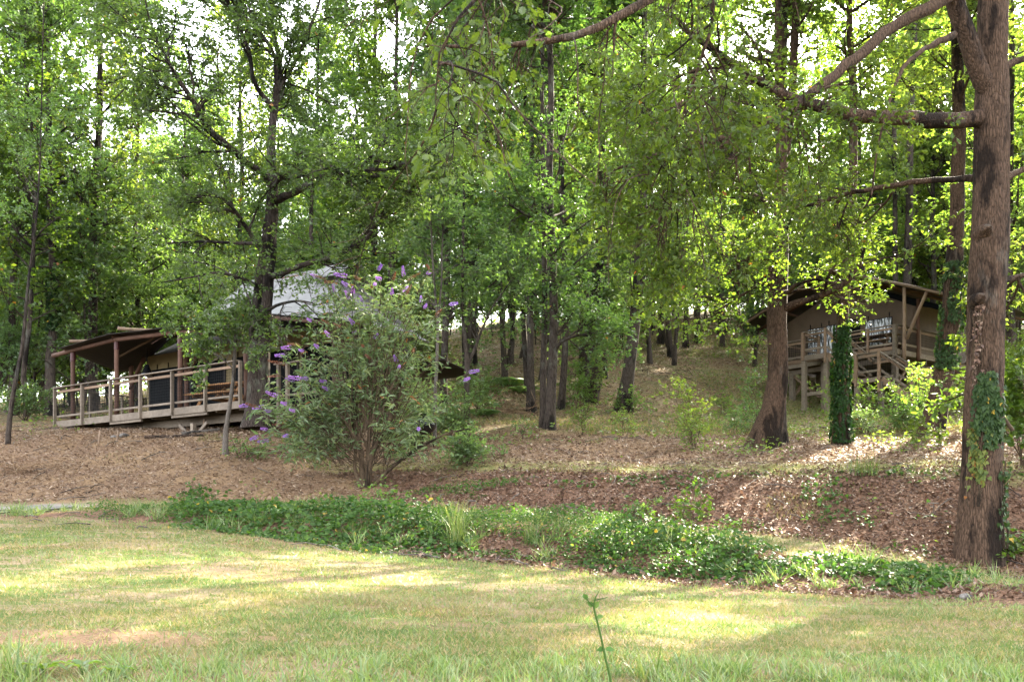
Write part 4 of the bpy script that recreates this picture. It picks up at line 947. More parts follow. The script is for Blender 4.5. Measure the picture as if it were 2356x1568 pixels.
iv2 = forest_tree('oak_tree', 'leaning ivy clad trunk between the stilted tent and the big oak', [(2145, 1005, 62), (2152, 960, 50), (2166, 890, 44), (2180, 800, 42), (2190, 700, 42), (2195, 610, 40), (2202, 480, 33), (2207, 300, 30), (2200, 60, 26)],
                  dict(n=26, t0=.45, L1=(1.2, 3)), leaf='leaf_far', bark='bark', k=14, extra=[([(2200, 668, 18), (2225, 648, 15, -.1), (2250, 640, 12, -.1)], 3)])
forest_tree('oak_tree', 'dark slim left stem of the close pair in the middle of the slope', [(1249, 972, 18), (1250, 900, 15), (1252, 800, 13), (1254, 700, 13), (1252, 560, 12), (1250, 400, 11), (1246, 150, 9)], dict(n=26, t0=.14, size=.11, L1=(1, 2.6)), y=29.0, leaf='leaf')
forest_tree('oak_tree', 'thicker right stem of the close pair in the middle of the slope', [(1263, 978, 26), (1268, 900, 22), (1272, 800, 20), (1275, 700, 20), (1270, 560, 18), (1264, 420, 17), (1268, 200, 14)], dict(n=34, t0=.14, size=.11, L1=(1, 2.8)), y=28.6, leaf='leaf', extra=[([(1274, 810, 10), (1290, 785, 7, -.3), (1330, 770, 5, -.6), (1360, 772, 3, -.8)], 8), ([(1268, 520, 8), (1220, 500, 6, -.5), (1170, 470, 4, -1)], 8)])
forest_tree('oak_tree', 'trunk leaning right with leafy shoots round its foot', [(1432, 945, 44), (1440, 900, 32), (1450, 830, 28), (1458, 760, 27), (1466, 680, 28), (1472, 600, 26), (1478, 450, 22), (1480, 200, 16)], dict(n=36, t0=.15, size=.12, L1=(1, 2.8)), leaf='leaf')
forest_tree('oak_tree', 'slender trunk left of the close pair on the slope', [(1222, 945, 24), (1222, 870, 17), (1220, 760, 15), (1216, 640, 14), (1222, 450, 12), (1225, 200, 10)], dict(n=30, t0=.14, size=.12, L1=(1, 2.6)))
forest_tree('oak_tree', 'slightly bowed trunk right of the close pair on the slope', [(1288, 940, 20), (1296, 890, 16), (1300, 800, 15), (1302, 700, 15), (1296, 560, 14), (1290, 300, 12)], dict(n=30, t0=.14, size=.12, L1=(1, 2.6)))
forest_tree('oak_tree', 'stout grey trunk between the close pair and the leaning trunk', [(1358, 922, 38), (1360, 860, 28), (1364, 760, 26), (1372, 660, 25), (1380, 560, 20), (1385, 300, 16)], dict(n=34, t0=.16, size=.13), leaf='leaf', flare=.2)
forest_tree('oak_tree', 'pale grey stem just beyond the stout grey trunk', [(1388, 870, 20), (1388, 760, 17), (1392, 640, 16), (1396, 400, 13)], dict(n=20, t0=.3, size=.13), leaf='leaf_far')
forest_tree('oak_tree', 'forked trunk among ferns behind the butterfly bush', [(1160, 885, 20), (1162, 840, 14), (1156, 760, 12), (1150, 640, 11), (1148, 400, 9)], dict(n=16, t0=.3, size=.13), extra=[([(1164, 850, 10), (1178, 790, 9), (1182, 700, 8), (1184, 500, 6), (1184, 300, 4)], 10)])
forest_tree('oak_tree', 'broad pale trunk behind the thin forked sapling', [(1084, 840, 26), (1085, 740, 22), (1088, 600, 20), (1090, 300, 16)], dict(n=20, t0=.25, size=.13), leaf='leaf_far')
forest_tree('oak_tree', 'ivy darkened trunk behind the far left corner of the low deck', [(118, 955, 30), (116, 900, 23), (114, 840, 22), (118, 790, 20), (126, 745, 19), (122, 640, 18), (116, 480, 15), (112, 250, 12)], dict(n=26, t0=.25, size=.11, L1=(1.5, 3.4)), leaf='leaf')
forest_tree('oak_tree', 'brown trunk with side limb at the picture edge left of the sapling', [(34, 955, 22), (30, 860, 17), (28, 760, 16), (24, 690, 15), (40, 560, 12), (58, 380, 10), (62, 200, 8)], dict(n=24, t0=.25, size=.11), extra=[([(22, 700, 14), (5, 690, 16, -.5), (-40, 700, 14, -.9)], 3)])
forest_tree('sapling', 'slim curving sapling with smooth pale stem far left of the tents', [(18, 1022, 13), (22, 960, 11), (30, 900, 10), (42, 850, 9), (54, 790, 8), (58, 720, 7), (66, 640, 6), (80, 540, 5), (90, 420, 4), (95, 280, 3)], dict(n=28, t0=.3, L1=(.8, 2), size=.09), bark='bark_far', flare=.1)
forest_tree('sapling', 'young oak sapling standing in front of the low deck rail', [(519, 1003, 13), (524, 960, 10), (532, 910, 9), (538, 860, 8), (541, 800, 8), (546, 740, 7), (551, 660, 5)], dict(n=10, t0=.55, L1=(.5, 1.1), L2=(.3, .6), L3=(.15, .3), per=7, size=.085), bark='bark_pale', y=22.9, flare=.2, top=False,
            extra=[([(541, 800, 6), (510, 770, 4, -.2), (480, 755, 3, -.4), (440, 745, 2, -.6)], 7), ([(543, 780, 5), (580, 790, 4, -.4), (640, 800, 3, -.6)], 6), ([(540, 850, 4), (500, 815, 3, -.4), (460, 800, 2, -.6)], 6)])
forest_tree('sapling', 'thin pale sapling forking high beside the butterfly bush', [(1000, 990, 9), (1001, 920, 8), (1004, 850, 8), (1008, 745, 7), (998, 640, 5), (990, 500, 4), (988, 350, 3)], dict(n=16, t0=.45, L1=(.6, 1.6), size=.09), bark='bark_pale', y=25.2, flare=.1, top=False, extra=[([(1008, 750, 5), (1016, 640, 4), (1020, 480, 3), (1022, 330, 2)], 10)])
forest_tree('sapling', 'thin sapling with low fork right of the butterfly bush', [(1074, 972, 14), (1074, 900, 12), (1077, 835, 12), (1066, 760, 8), (1064, 640, 7), (1068, 420, 5)], dict(n=18, t0=.35, L1=(.8, 2), size=.10), bark='bark_far', y=26.5, flare=.15, extra=[([(1078, 838, 8), (1100, 780, 6), (1130, 710, 4, .2), (1180, 640, 3, .3)], 10)])
forest_tree('oak_tree', 'trunk at the right picture edge beyond the big oak', [(2338, 985, 30), (2334, 880, 24), (2326, 760, 22), (2318, 640, 20), (2322, 400, 17), (2330, 150, 13)], dict(n=24, t0=.3, size=.12), leaf='leaf_far', y=30)
for (u, v, w, t, lab) in ((2085, 640, 22, 8, 'pale lichen spotted trunk rising behind the stilted tent roof'), (2062, 640, 14, -4, 'dark thin trunk touching the pale spotted one behind the stilted tent'),
                          (1520, 790, 13, 6, 'slim upright trunk at the left end of the sunlit hill top'), (1578, 800, 11, 4, 'slim trunk near the middle of the sunlit hill top'), (1606, 790, 12, 0, 'slim trunk at the right of the sunlit hill top'),
                          (1550, 840, 9, 40, 'thin stem leaning right across the sunlit hill top'), (1660, 770, 15, 2, 'slender trunk on the hill crest right of the sunlit ground'), (1500, 760, 10, -5, 'narrow trunk on the crest just behind the leaning trunk')):
    y_ = 50.0 if u > 2000 else ground_at(u, v)
    vb = HZ - (H1(X(u, y_), y_) - CZ) * FP / y_
    forest_tree('oak_tree', lab, [(u, vb, w * 1.25), (u + t * .15, vb - 80, w), (u + t * .4, vb - 200, w * .9), (u + t * .7, vb - 350, w * .8), (u + t, vb - 520, w * .7)], dict(n=22, t0=.35, size=.15, per=7, L1=(1.2, 2.8)), y=y_, leaf='leaf_far')

# ---- the wood behind: a handful of tree forms, every tree an object of its own
def form(h, r, lo, n, L1, size, lean=.02, per=10, lm='leaf_far'):
    p_ = Plant((0, 0, 0)); t = np.linspace(0, 1, 9)
    x = np.cumsum(rng.normal(0, lean * h / 4, (9, 2)), 0); x[0] = 0
    pts = np.stack([x[:, 0], x[:, 1], -.3 + t * h], 1); rad = r * (1 - .82 * t)
    t_ = p_.limb(pts, rad, 18, 8, .02, .35)
    p_.crown([(*t_, n, lo)], 0, L1, 6, (.7, 1.5), 5, (.35, .7), per, size, width=.65, flat=.45, up1=.15)
    return p_.meshes('forest_tree', M['bark_far'], M[lm])
FORMS = [form(19, .17, .24, 46, (1.8, 3.8), .15), form(17, .14, .18, 46, (1.6, 3.4), .14, lm='leaf'), form(21, .20, .26, 48, (2, 4.2), .155), form(15, .11, .15, 40, (1.4, 3), .14, .035), form(18, .15, .32, 42, (1.6, 3.6), .15, .03, lm='leaf'), form(16, .12, .22, 42, (1.6, 3.2), .145, .045)]
LOWS = [form(7, .05, .10, 26, (1, 2.2), .115, .04, lm='leaf'), form(5, .04, .08, 24, (.8, 1.8), .105, .05), form(9, .06, .12, 28, (1.2, 2.4), .12, .03, lm='leaf')]
def put(fm, name, x, y, sc, label, group, cat='tree'):
    o = empty(name, (x, y, H1(x, y) - .05), label, cat, group, rng.uniform(0, 6.28)); o.scale = (sc, sc, sc * rng.uniform(.92, 1.1))
    ob('trunk', fm[0], o); ob('crown', fm[1], o); return o
spots = []
def clear(x, y):
    s_, d_ = (np.array([x, y]) - LA) @ Lex, (np.array([x, y]) - LA) @ Ley
    if -2 < s_ < 14.5 and -8 < d_ < 7.5: return False
    a = np.array([x, y]) - np.array([11.526, 41.9]); s_, d_ = a @ np.array([.63236, -.77468]), a @ np.array([.77468, .63236])
    if -4.5 < s_ < 8.5 and -8 < d_ < 10: return False
    return True
tries = 0
while len(spots) < 140 and tries < 6000:
    tries += 1
    y = 34 + 70 * rng.random() ** 1.1; u = rng.uniform(-260, 2640); x = X(u, y)
    if not clear(x, y): continue
    if any((x - a) ** 2 + (y - b) ** 2 < (2.1 + .02 * y) ** 2 for a, b in spots): continue
    if 1440 < u < 1760 and y < 48: continue
    if u < 520 and rng.random() < .5: continue
    spots.append((x, y))
LAND = [(60, 'behind the far left sapling'), (180, 'behind the deck corner'), (330, 'left above the low deck'), (480, 'right above the low deck'), (640, 'behind the twin oak'), (800, 'behind the grey tent peak'),
        (1000, 'behind the butterfly bush'), (1130, 'behind the thin saplings'), (1300, 'behind the close pair'), (1480, 'behind the leaning trunk'), (1700, 'on the sunlit slope'), (1880, 'behind the bent oak'), (2050, 'behind the ivy sleeve'), (2230, 'above the stilted tent'), (9999, 'behind the big oak')]
ORD = ['leftmost', 'second from left', 'third from left', 'fourth from left', 'fifth from left', 'sixth from left', 'seventh from left', 'eighth from left', 'ninth from left', 'tenth from left', 'eleventh from left', 'twelfth from left', 'thirteenth from left', 'fourteenth from left']
def christen(objs, kinds):
    """give each copy a label of its own: its look, how deep it stands, behind what, and its order among its like"""
    fam = {}
    for o, look in zip(objs, kinds):
        u = CX + FP * o.location[0] / o.location[1]; y = o.location[1]
        k = (look, 'close' if y < 52 else 'midway' if y < 70 else 'far', next(t for a, t in LAND if u < a))
        fam.setdefault(k, []).append((u, o))
    for (look, dep, wh), L_ in fam.items():
        L_.sort(key=lambda q: q[0])
        for i, (u, o) in enumerate(L_):
            o['label'] = f'{look} {dep} {wh}' if len(L_) == 1 else f'{ORD[min(i, 13)]} {look} {dep} {wh}'
while len(spots) < 162:
    y = rng.uniform(52, 92); u = rng.uniform(2040, 2400); x = X(u, y)
    if clear(x, y): spots.append((x, y))
made, looks = [], []
for x, y in spots:
    f_ = rng.integers(6); u = CX + FP * x / y
    made.append(put(FORMS[f_], 'forest_tree', x, y, rng.uniform(.8, 1.15), 'forest tree', 'trees in the wood')); looks.append(['stout trunk', 'straight trunk', 'stout trunk', 'slender trunk', 'straight trunk', 'crooked trunk'][f_])
christen(made, looks)
n_ = 0; tries = 0; lows = []; lows_made = []; low_looks = []
while n_ < 104 and tries < 9000:
    tries += 1
    y = rng.uniform(33, 96); u = rng.uniform(-160, 2520); x = X(u, y)
    if not clear(x, y) or (1460 < u < 1800 and y < 50): continue
    if u < 500 and rng.random() < .5: continue
    if 1150 < u < 1400 and y < 36: continue
    if any((x - a) ** 2 + (y - b) ** 2 < 6 for a, b in lows): continue
    lows.append((x, y)); n_ += 1
    f_ = rng.integers(3); lows_made.append(put(LOWS[f_], 'young_tree', x, y, rng.uniform(.8, 1.3), 'young tree', 'saplings in the understorey')); low_looks.append(['leafy young tree', 'bushy sapling', 'tall young tree'][f_])
offs = []  # unseen trees carry the wood on to the right, added to shade the lawn
while len(offs) < 16:
    y = rng.uniform(17, 44); u = rng.uniform(2560, 3500); x = X(u, y)
    if any((x - a) ** 2 + (y - b) ** 2 < 11 for a, b in offs): continue
    offs.append((x, y)); put(FORMS[rng.integers(6)], 'forest_tree', x, y, rng.uniform(1.0, 1.25), 'unseen tree continuing the wood on the right added to shade the lawn', 'unseen trees added on the right for shade')
for k in range(76):
    y, u = (rng.uniform(72, 104), rng.uniform(1050, 1960)) if k < 54 else (rng.uniform(38, 64), rng.uniform(-60, 430))
    x = X(u, y)
    if not clear(x, y): continue
    f_ = rng.integers(3); lows_made.append(put(LOWS[f_], 'young_tree', x, y, rng.uniform(.9, 1.5), 'young tree', 'saplings in the understorey')); low_looks.append(['leafy young tree', 'bushy sapling', 'tall young tree'][f_])
christen(lows_made, low_looks)
# the far edge of the wood, too deep to tell one tree from the next
y = rng.uniform(92, 125, 1300); u = rng.uniform(-300, 2700, 1300); x = X(u, y); z0_ = height(x, y)
cz_ = z0_ + rng.random(1300) ** 1.5 * 24; k_ = 60
pos_ = np.repeat(np.stack([x, y, cz_], 1), k_, 0) + rng.normal(0, 1, (1300 * k_, 3)) * [1.5, 1.2, .9]
V, T = leaves(pos_, rng.normal(0, 1, pos_.shape) * [1, 1, .6], rng.normal(0, .6, pos_.shape) + [0, 0, .8], rng.uniform(.25, .5, len(pos_)), .6)
tag(ob('distant_wood', mesh('distant_wood', V, [T], [M['leaf_far']], False)), kind='stuff')
# ------------------------------------------------------------------ gravel track at the left
uu = np.linspace(-640, 250, 70); tt_ = np.linspace(0, 1, 12)
yc = np.stack([np.interp(uu, fu, FY[:, 4]), np.interp(uu, fu, FY[:, 5])], 1); yc[:, 1] = yc[:, 0] + (yc[:, 1] - yc[:, 0]) * .5 * np.clip((265 - uu) / 160, .12, 1)
yy = yc[:, :1] + (yc[:, 1:] - yc[:, :1]) * (tt_[None] * (1 + 0 * uu[:, None])); yy[:, 0] += .12 * vn(uu * .05, uu * 0, 3); yy[:, -1] += .2 * vn(uu * .05, uu * 0 + 4, 3)
xx = X(uu[:, None], yy); zz = height(xx, yy).reshape(xx.shape) + .03
i_ = np.arange(xx.size).reshape(xx.shape)
m, n, l = newmat('gravel')
ge = n.new('ShaderNodeNewGeometry'); a = noise(n, l, ge.outputs['Position'], 70, 4, .7); b = noise(n, l, ge.outputs['Position'], 2, 4)
cc = mix(n, l, ramp(n, l, a, [(.3, 0), (.7, 1)]), (.085, .076, .066), (.17, .155, .135)); cc = mix(n, l, ramp(n, l, b, [(.45, 0), (.7, .5)]), cc, (.30, .24, .16))
p = N(n, 'ShaderNodeBsdfPrincipled', Roughness=.95); l.new(cc, p.inputs['Base Color']); l.new(bump(n, l, a, .7, .02), p.inputs['Normal']); out(n, l, p.outputs[0])
tag(ob('gravel_path', mesh('gravel_path', np.stack([xx.ravel(), yy.ravel(), zz.ravel()], 1), [np.stack([i_[:-1, :-1], i_[1:, :-1], i_[1:, 1:], i_[:-1, 1:]], -1).reshape(-1, 4)], [m])), kind='structure')

# ------------------------------------------------------------------ grass
m, n, l = newmat('grass_blade')
ge = n.new('ShaderNodeNewGeometry'); ri = ge.outputs['Random Per Island']
lc = lawn_color(n, l, ge.outputs['Position'])
gr = ramp(n, l, ri, [(0, (.05, .10, .022)), (.5, (.078, .132, .028)), (.75, (.115, .155, .038)), (1, (.19, .17, .075))])
cc = mix(n, l, .55, lc, gr)
st = ramp(n, l, ri, [(.0, (.31, .235, .135)), (1, (.21, .145, .075))])
w = N(n, 'ShaderNodeTexWhiteNoise', noise_dimensions='1D'); l.new(ri, w.inputs['W'])
mt = N(n, 'ShaderNodeMath', operation='LESS_THAN'); mt.inputs[1].default_value = .30; l.new(w.outputs[0], mt.inputs[0])
cc = mix(n, l, mt.outputs[0], cc, st)
p = N(n, 'ShaderNodeBsdfPrincipled', Roughness=.5); p.inputs['Specular IOR Level'].default_value = .3; l.new(cc, p.inputs['Base Color'])
tr = n.new('ShaderNodeBsdfTranslucent'); l.new(mix(n, l, 1, cc, (1.5, 1.6, .8), 'MULTIPLY'), tr.inputs[0]); ms = N(n, 'ShaderNodeMixShader'); ms.inputs[0].default_value = .35
l.new(p.outputs[0], ms.inputs[1]); l.new(tr.outputs[0], ms.inputs[2]); out(n, l, ms.outputs[0]); M['grass'] = m
M['tuft'] = leaf_mat('tuft_grass', [(.055, .108, .022), (.08, .138, .026), (.115, .165, .034), (.17, .175, .065)], (1.6, 1.8, .8), tmix=.35)
def fan(n_, y0, y1, u0=-120, u1=2480, pw=1.0):
    y = (y0 ** (pw + 1) + rng.random(n_) * (y1 ** (pw + 1) - y0 ** (pw + 1))) ** (1 / (pw + 1)); u = rng.uniform(u0, u1, n_); return X(u, y), y, u
def blades(x, y, h, w, shape, lean=.5):
    z = height(x, y) - .01; n_ = len(x)
    ax = rng.normal(0, lean, (n_, 3)); ax[:, 2] = 1
    nr_ = norm(rng.normal(0, 1, (n_, 3)) * [1, 1, .2])
    return leaves(np.stack([x, y, z], 1), ax, nr_, h, w / np.maximum(h, .01), shape, bend=.25)
def cat_(parts):
    V, T, n_ = [], [], 0
    for a, b in parts: V.append(a); T.append(b + n_); n_ += len(a)
    return np.concatenate(V), np.concatenate(T)
def gmask(x, y):      # tufts and bare spots
    return vn(x * .9, y * 1.4, 31) + .6 * vn(x * 3, y * 3, 32) + .5
P_ = []
x, y, u = fan(170000, 5.6, 19, pw=.6); s = station(x, y); k = (s < 2.02 + .1 * vn(x * 2, y * 2, 8)) & (rng.random(len(x)) < .35 + .65 * np.clip(gmask(x, y), 0, 1)) & (rng.random(len(x)) > .75 * bare(x, y)); x, y = x[k], y[k]
P_.append(blades(x, y, rng.uniform(.035, .085, len(x)) * (1 + .5 * np.clip(gmask(x, y) - .4, 0, 1)), .007 + .0006 * y, 'tri', .7))
x, y, u = fan(80000, 5.2, 10.5, pw=0.3); k = (rng.random(len(x)) < .3 + .7 * np.clip(gmask(x, y), 0, 1)) & (rng.random(len(x)) > .8 * bare(x, y)); x, y = x[k], y[k]
P_.append(blades(x, y, rng.uniform(.05, .13, len(x)), .006, 'blade', .6))
# coarse tufts along the bottom of the picture
cx_, cy_, cu = fan(620, 5.3, 7.3, pw=0); x = np.repeat(cx_, 18) + rng.normal(0, .05, 620 * 18); y = np.repeat(cy_, 18) + rng.normal(0, .05, 620 * 18)
big_t = blades(x, y, np.repeat(rng.uniform(.08, .22, 620), 18) * rng.uniform(.6, 1.1, len(x)) * np.clip(1.6 - (y - 5.6) * .6, .45, 1.5), .010, 'blade', .45)
V, T = cat_(P_); tag(ob('lawn_grass', mesh('lawn_grass', V, [T], [M['grass']], False)), kind='stuff')
P_ = [big_t]
cx_, cy_, cu = fan(5200, 6, 19, pw=.6); k = (station(cx_, cy_) < 2.1) & (vn(cx_ * .7, cy_ * 1.2, 131) + .5 * vn(cx_ * 2.2, cy_ * 3, 132) > -.02); cx_, cy_ = cx_[k], cy_[k]; n_ = len(cx_)
x = np.repeat(cx_, 13) + rng.normal(0, .07, n_ * 13); y = np.repeat(cy_, 13) + rng.normal(0, .07, n_ * 13)
P_.append(blades(x, y, np.repeat(rng.uniform(.05, .13, n_), 13) * rng.uniform(.6, 1.1, n_ * 13), .008 + .0005 * y, 'tri', .6))
cx_, cy_, cu = fan(1500, 10.5, 20); sc_ = station(cx_, cy_); k = (sc_ > 2.0) & (sc_ < 3.5) & (vn(cx_ * .8, cy_ * .9, 141) > -.12); cx_, cy_ = cx_[k], cy_[k]; n_ = len(cx_)
x = np.repeat(cx_, 16) + rng.normal(0, .05, n_ * 16); y = np.repeat(cy_, 16) + rng.normal(0, .05, n_ * 16)
P_.append(blades(x, y, np.repeat(rng.uniform(.12, .48, n_), 16) * rng.uniform(.6, 1.1, n_ * 16), .014, 'blade', .45))
V, T = cat_(P_); tag(ob('grass_tufts', mesh('grass_tufts', V, [T], [M['tuft']], False)), kind='stuff')
P_ = []
x, y, u = fan(170000, 10, 26, pw=.8); s = station(x, y) + .15 * vn(x * 2, y * 2, 8)
k = (((s > 2.55) & (s < 4.95)) & (rng.random(len(x)) < .55)) | ((np.abs(s - 6.02) < .09) & (u > 780) & (rng.random(len(x)) < .95)) | ((s > 4.9) & (s < 6) & (vn(x * .8, y * .8, 77) > .24) & (u > 700)) | ((s > 7.2) & (u > 1650) & (rng.random(len(x)) < .6)) | ((s > 6) & (vn(x * .9, y * .9, 71) > .27))
k &= ~((u < 230) & (s > 3.35) & (s < 5)) & ~((u < 700) & (s > 5.2) & (s < 6.8) & (rng.random(len(x)) < .85))
x, y = x[k], y[k]
P_.append(blades(x, y, rng.uniform(.05, .15, len(x)), .012, 'tri', .5))
x, y, u = fan(150000, 26, 66, pw=.5, u0=900); k = (vn(x * .3, y * .3, 44) + .5 * vn(x * 1.2, y * 1.2, 45) > -.02); x, y = x[k], y[k]
P_.append(blades(x, y, rng.uniform(.08, .22, len(x)), .03, 'tri', .6))
V, T = cat_(P_); tag(ob('wild_grass', mesh('wild_grass', V, [T], [M['grass']], False)), kind='stuff')

# ------------------------------------------------------------------ fallen leaves and shredded mulch
def litter_mat(name, cols):
    m, n, l = newmat(name); g = n.new('ShaderNodeNewGeometry')
    cc = ramp(n, l, g.outputs['Random Per Island'], [(i / (len(cols) - 1), c_) for i, c_ in enumerate(cols)])
    p = N(n, 'ShaderNodeBsdfPrincipled', Roughness=.55); p.inputs['Specular IOR Level'].default_value = .35; l.new(cc, p.inputs['Base Color'])
    tr = n.new('ShaderNodeBsdfTranslucent'); l.new(cc, tr.inputs[0]); ms = N(n, 'ShaderNodeMixShader'); ms.inputs[0].default_value = .15; l.new(p.outputs[0], ms.inputs[1]); l.new(tr.outputs[0], ms.inputs[2])
    out(n, l, ms.outputs[0]); return m
M['fallen'] = litter_mat('dry_leaf', [(.04, .02, .012), (.08, .04, .023), (.13, .068, .04), (.19, .11, .07), (.06, .03, .017), (.26, .175, .12)])
M['mulch'] = litter_mat('mulch_straw', [(.06, .032, .017), (.13, .074, .041), (.20, .125, .075), (.33, .24, .16), (.085, .046, .025)])
x, y, u = fan(120000, 11.5, 24, u1=2560); s = station(x, y) + .1 * vn(x * 1.5, y * 1.5, 15)
rt = u + 200 * fbm(x * .5, y * .5, 5, 2) > 780
k = ((s > 4.75) & (s < 6.0) & rt) | ((s > 1.95) & (s < 2.75) & (u > 900) & (rng.random(len(x)) < .8)) | ((s > 6.1) & (s < 7.6) & (rng.random(len(x)) < .12)) | ((s > 4) & (s < 4.9) & (u > 1900) & (rng.random(len(x)) < .3))
x, y = x[k], y[k]; n_ = len(x)
pos_ = np.stack([x, y, height(x, y) + rng.uniform(0, .035, n_)], 1)
V, T = leaves(pos_, rng.normal(0, 1, (n_, 3)) * [1, 1, .35], rng.normal(0, .55, (n_, 3)) + [0, -.1, .9], rng.uniform(.04, .095, n_), .6, 'diamond', bend=rng.normal(0, .3, n_))
tag(ob('leaf_litter', mesh('leaf_litter', V, [T], [M['fallen']], False)), kind='stuff')
x, y, u = fan(170000, 18, 33, u0=-150, u1=2500, pw=.5); s = station(x, y) + .1 * vn(x * 1.5, y * 1.5, 15)
rt = u + 200 * fbm(x * .5, y * .5, 5, 2) > 780
k = ((s > 4.9) & (s < 6.1) & ~rt) | ((s > 6.05) & (s < 7.35)) | ((s > 7.3) & (rng.random(len(x)) < .35))
x, y = x[k], y[k]; n_ = len(x)
pos_ = np.stack([x, y, height(x, y) + rng.uniform(0, .03, n_)], 1)
V, T = leaves(pos_, rng.normal(0, 1, (n_, 3)) * [1, 1, .3], rng.normal(0, .7, (n_, 3)) + [0, -.1, .8], rng.uniform(.025, .09, n_), rng.uniform(.15, .4, n_), 'quad')
x, y, u = fan(80000, 32, 66, u0=700, u1=2500, pw=.6); n_ = len(x)
pos2 = np.stack([x, y, height(x, y) + rng.uniform(0, .05, n_)], 1)
V2, T2 = leaves(pos2, rng.normal(0, 1, (n_, 3)) * [1, 1, .3], rng.normal(0, .6, (n_, 3)) + [0, -.2, .8], rng.uniform(.04, .11, n_), rng.uniform(.4, .9, n_), 'tri')
V, T = cat_([(V, T), (V2, T2)])
tag(ob('straw_mulch', mesh('straw_mulch', V, [T], [M['mulch']], False)), kind='stuff')

# ------------------------------------------------------------------ green cover on the ridge before the track
P_ = []
def cover(n_, u0, u1, s0, s1, hmin, hmax, size, shape, width, thr=-.5, sd=50):
    x, y, u = fan(n_, 10, 20, u0, u1); s = station(x, y); k = (rng.random(len(x)) < np.clip(np.minimum(u - u0, u1 - u) / 130 + .6 * vn(x * 1.5, y * 1.5, sd + 7), 0, 1)) & (s > s0) & (s < s1) & (vn(x * 1.1, y * 1.6, sd) + .4 * vn(x * 4, y * 4, sd + 1) > thr)
    x, y, s = x[k], y[k], s[k]; m_ = len(x)
    ed = np.clip(np.minimum(s - s0, s1 - s) / (s1 - s0) * 4, .15, 1)
    hh = rng.uniform(.1, 1, m_) ** .7 * (hmin + (hmax - hmin) * np.clip(vn(x * 1.3, y * 1.3, sd + 3) + .5, 0, 1)) * ed
    return leaves(np.stack([x, y, height(x, y) + hh], 1), rng.normal(0, 1, (m_, 3)) * [1, 1, .4] + [0, -.35, -.1], rng.normal(0, .45, (m_, 3)) + [0, -.35, .9], size * rng.uniform(.6, 1.3, m_), width, shape, bend=.15)
P_.append(cover(30000, 380, 1100, 1.95, 3.4, .06, .45, .08, 'broad', .7, -.24))
P_.append(cover(26000, 90, 660, 2.1, 3.3, .03, .26, .05, 'diamond', .5, -.2, 61))
P_.append(cover(60000, 880, 1640, 2.05, 3.45, .05, .40, .048, 'diamond', .6, -.34, 65))
P_.append(cover(22000, 1280, 1800, 2.05, 3.2, .04, .45, .07, 'broad', .7, -.12, 68))
P_.append(cover(28000, 1540, 2260, 2.1, 3.2, .02, .2, .07, 'ivy', .9, -.06, 70))
P_.append(cover(9000, 2100, 2500, 2.2, 4.9, .02, .10, .06, 'diamond', .6, .12, 73))
P_.append(cover(26000, 820, 1300, 5.15, 6.0, .03, .15, .055, 'diamond', .6, .02, 80))
P_.append(cover(14000, 1200, 2480, 4.9, 6.0, .03, .24, .07, 'ivy', .8, .24, 84))
V, T = cat_(P_); tag(ob('ground_cover', mesh('ground_cover', V, [T], [M['leaf_cover']], False)), kind='stuff')
P_ = [cover(9000, 300, 1750, 2.5, 3.5, .10, .62, .06, 'diamond', .5, .02, 151), cover(5000, 600, 2200, 1.95, 2.6, .02, .24, .06, 'broad', .6, .12, 155), cover(5000, 1000, 2480, 4.9, 6.05, .03, .3, .06, 'broad', .6, .28, 158)]
def slope_cover(n_, thr, sd, size, hmax, shape, u0=-100, u1=2500):
    x, y, u = fan(n_, 21, 60, u0, u1, pw=.7); k = (vn(x * .55, y * .55, sd) + .5 * vn(x * 2, y * 2, sd + 1) > thr) & (station(x, y) > 6.2); x, y = x[k], y[k]; m_ = len(x)
    return leaves(np.stack([x, y, height(x, y) + rng.random(m_) * hmax], 1), rng.normal(0, 1, (m_, 3)) * [1, 1, .4], rng.normal(0, .5, (m_, 3)) + [0, -.3, .9], size * rng.uniform(.6, 1.3, m_), .6, shape)
P_ += [slope_cover(60000, .36, 201, .08, .35, 'diamond'), slope_cover(40000, .40, 205, .10, .55, 'broad'), slope_cover(30000, .12, 209, .08, .3, 'diamond', 1560, 2480)]
V, T = cat_(P_)
tag(ob('young_weeds', mesh('young_weeds', V, [T], [M['leaf_bright']], False)), kind='stuff')

# ------------------------------------------------------------------ butterfly bush
yB = ground_at(840, 1122); bB = P(840, 1122, yB); bB[2] = H1(bB[0], bB[1]) - .05
pl = Plant(bB)
C2 = lambda x, y: (549.7 + x * .3256, 549.7 + y * .3256)
PURP = [(980, 222), (765, 262), (560, 272), (680, 375), (805, 385), (780, 425), (1000, 285), (1165, 262), (1330, 240), (1080, 390), (1150, 370), (1285, 445), (1310, 488), (1485, 462), (515, 578), (810, 600), (820, 645), (645, 690), (955, 700), (560, 765), (455, 790), (325, 820), (375, 762), (395, 998), (437, 985), (490, 985), (270, 1108), (70, 1170), (180, 1180), (230, 1215), (400, 1215), (335, 1165), (205, 1345), (140, 1390), (210, 1420), (350, 1385), (620, 1010), (1115, 865), (875, 450), (770, 330), (1270, 1335), (960, 320), (1625, 940), (1590, 995), (1130, 910), (640, 1065)]
SPENT = [(330, 885), (290, 960), (140, 1190), (1190, 290), (1090, 290), (620, 290), (720, 620), (940, 340), (1180, 395), (1350, 215), (430, 745), (930, 850), (880, 760), (1390, 540), (1210, 600), (340, 1300), (700, 300), (640, 600), (860, 290), (1230, 800)]
FILL = [(700 + 30 * math.cos(k), 500) for k in range(0)]
targets = []
for q in PURP: targets.append((*C2(*q), 'p'))
for q in SPENT: targets.append((*C2(*q), 's'))
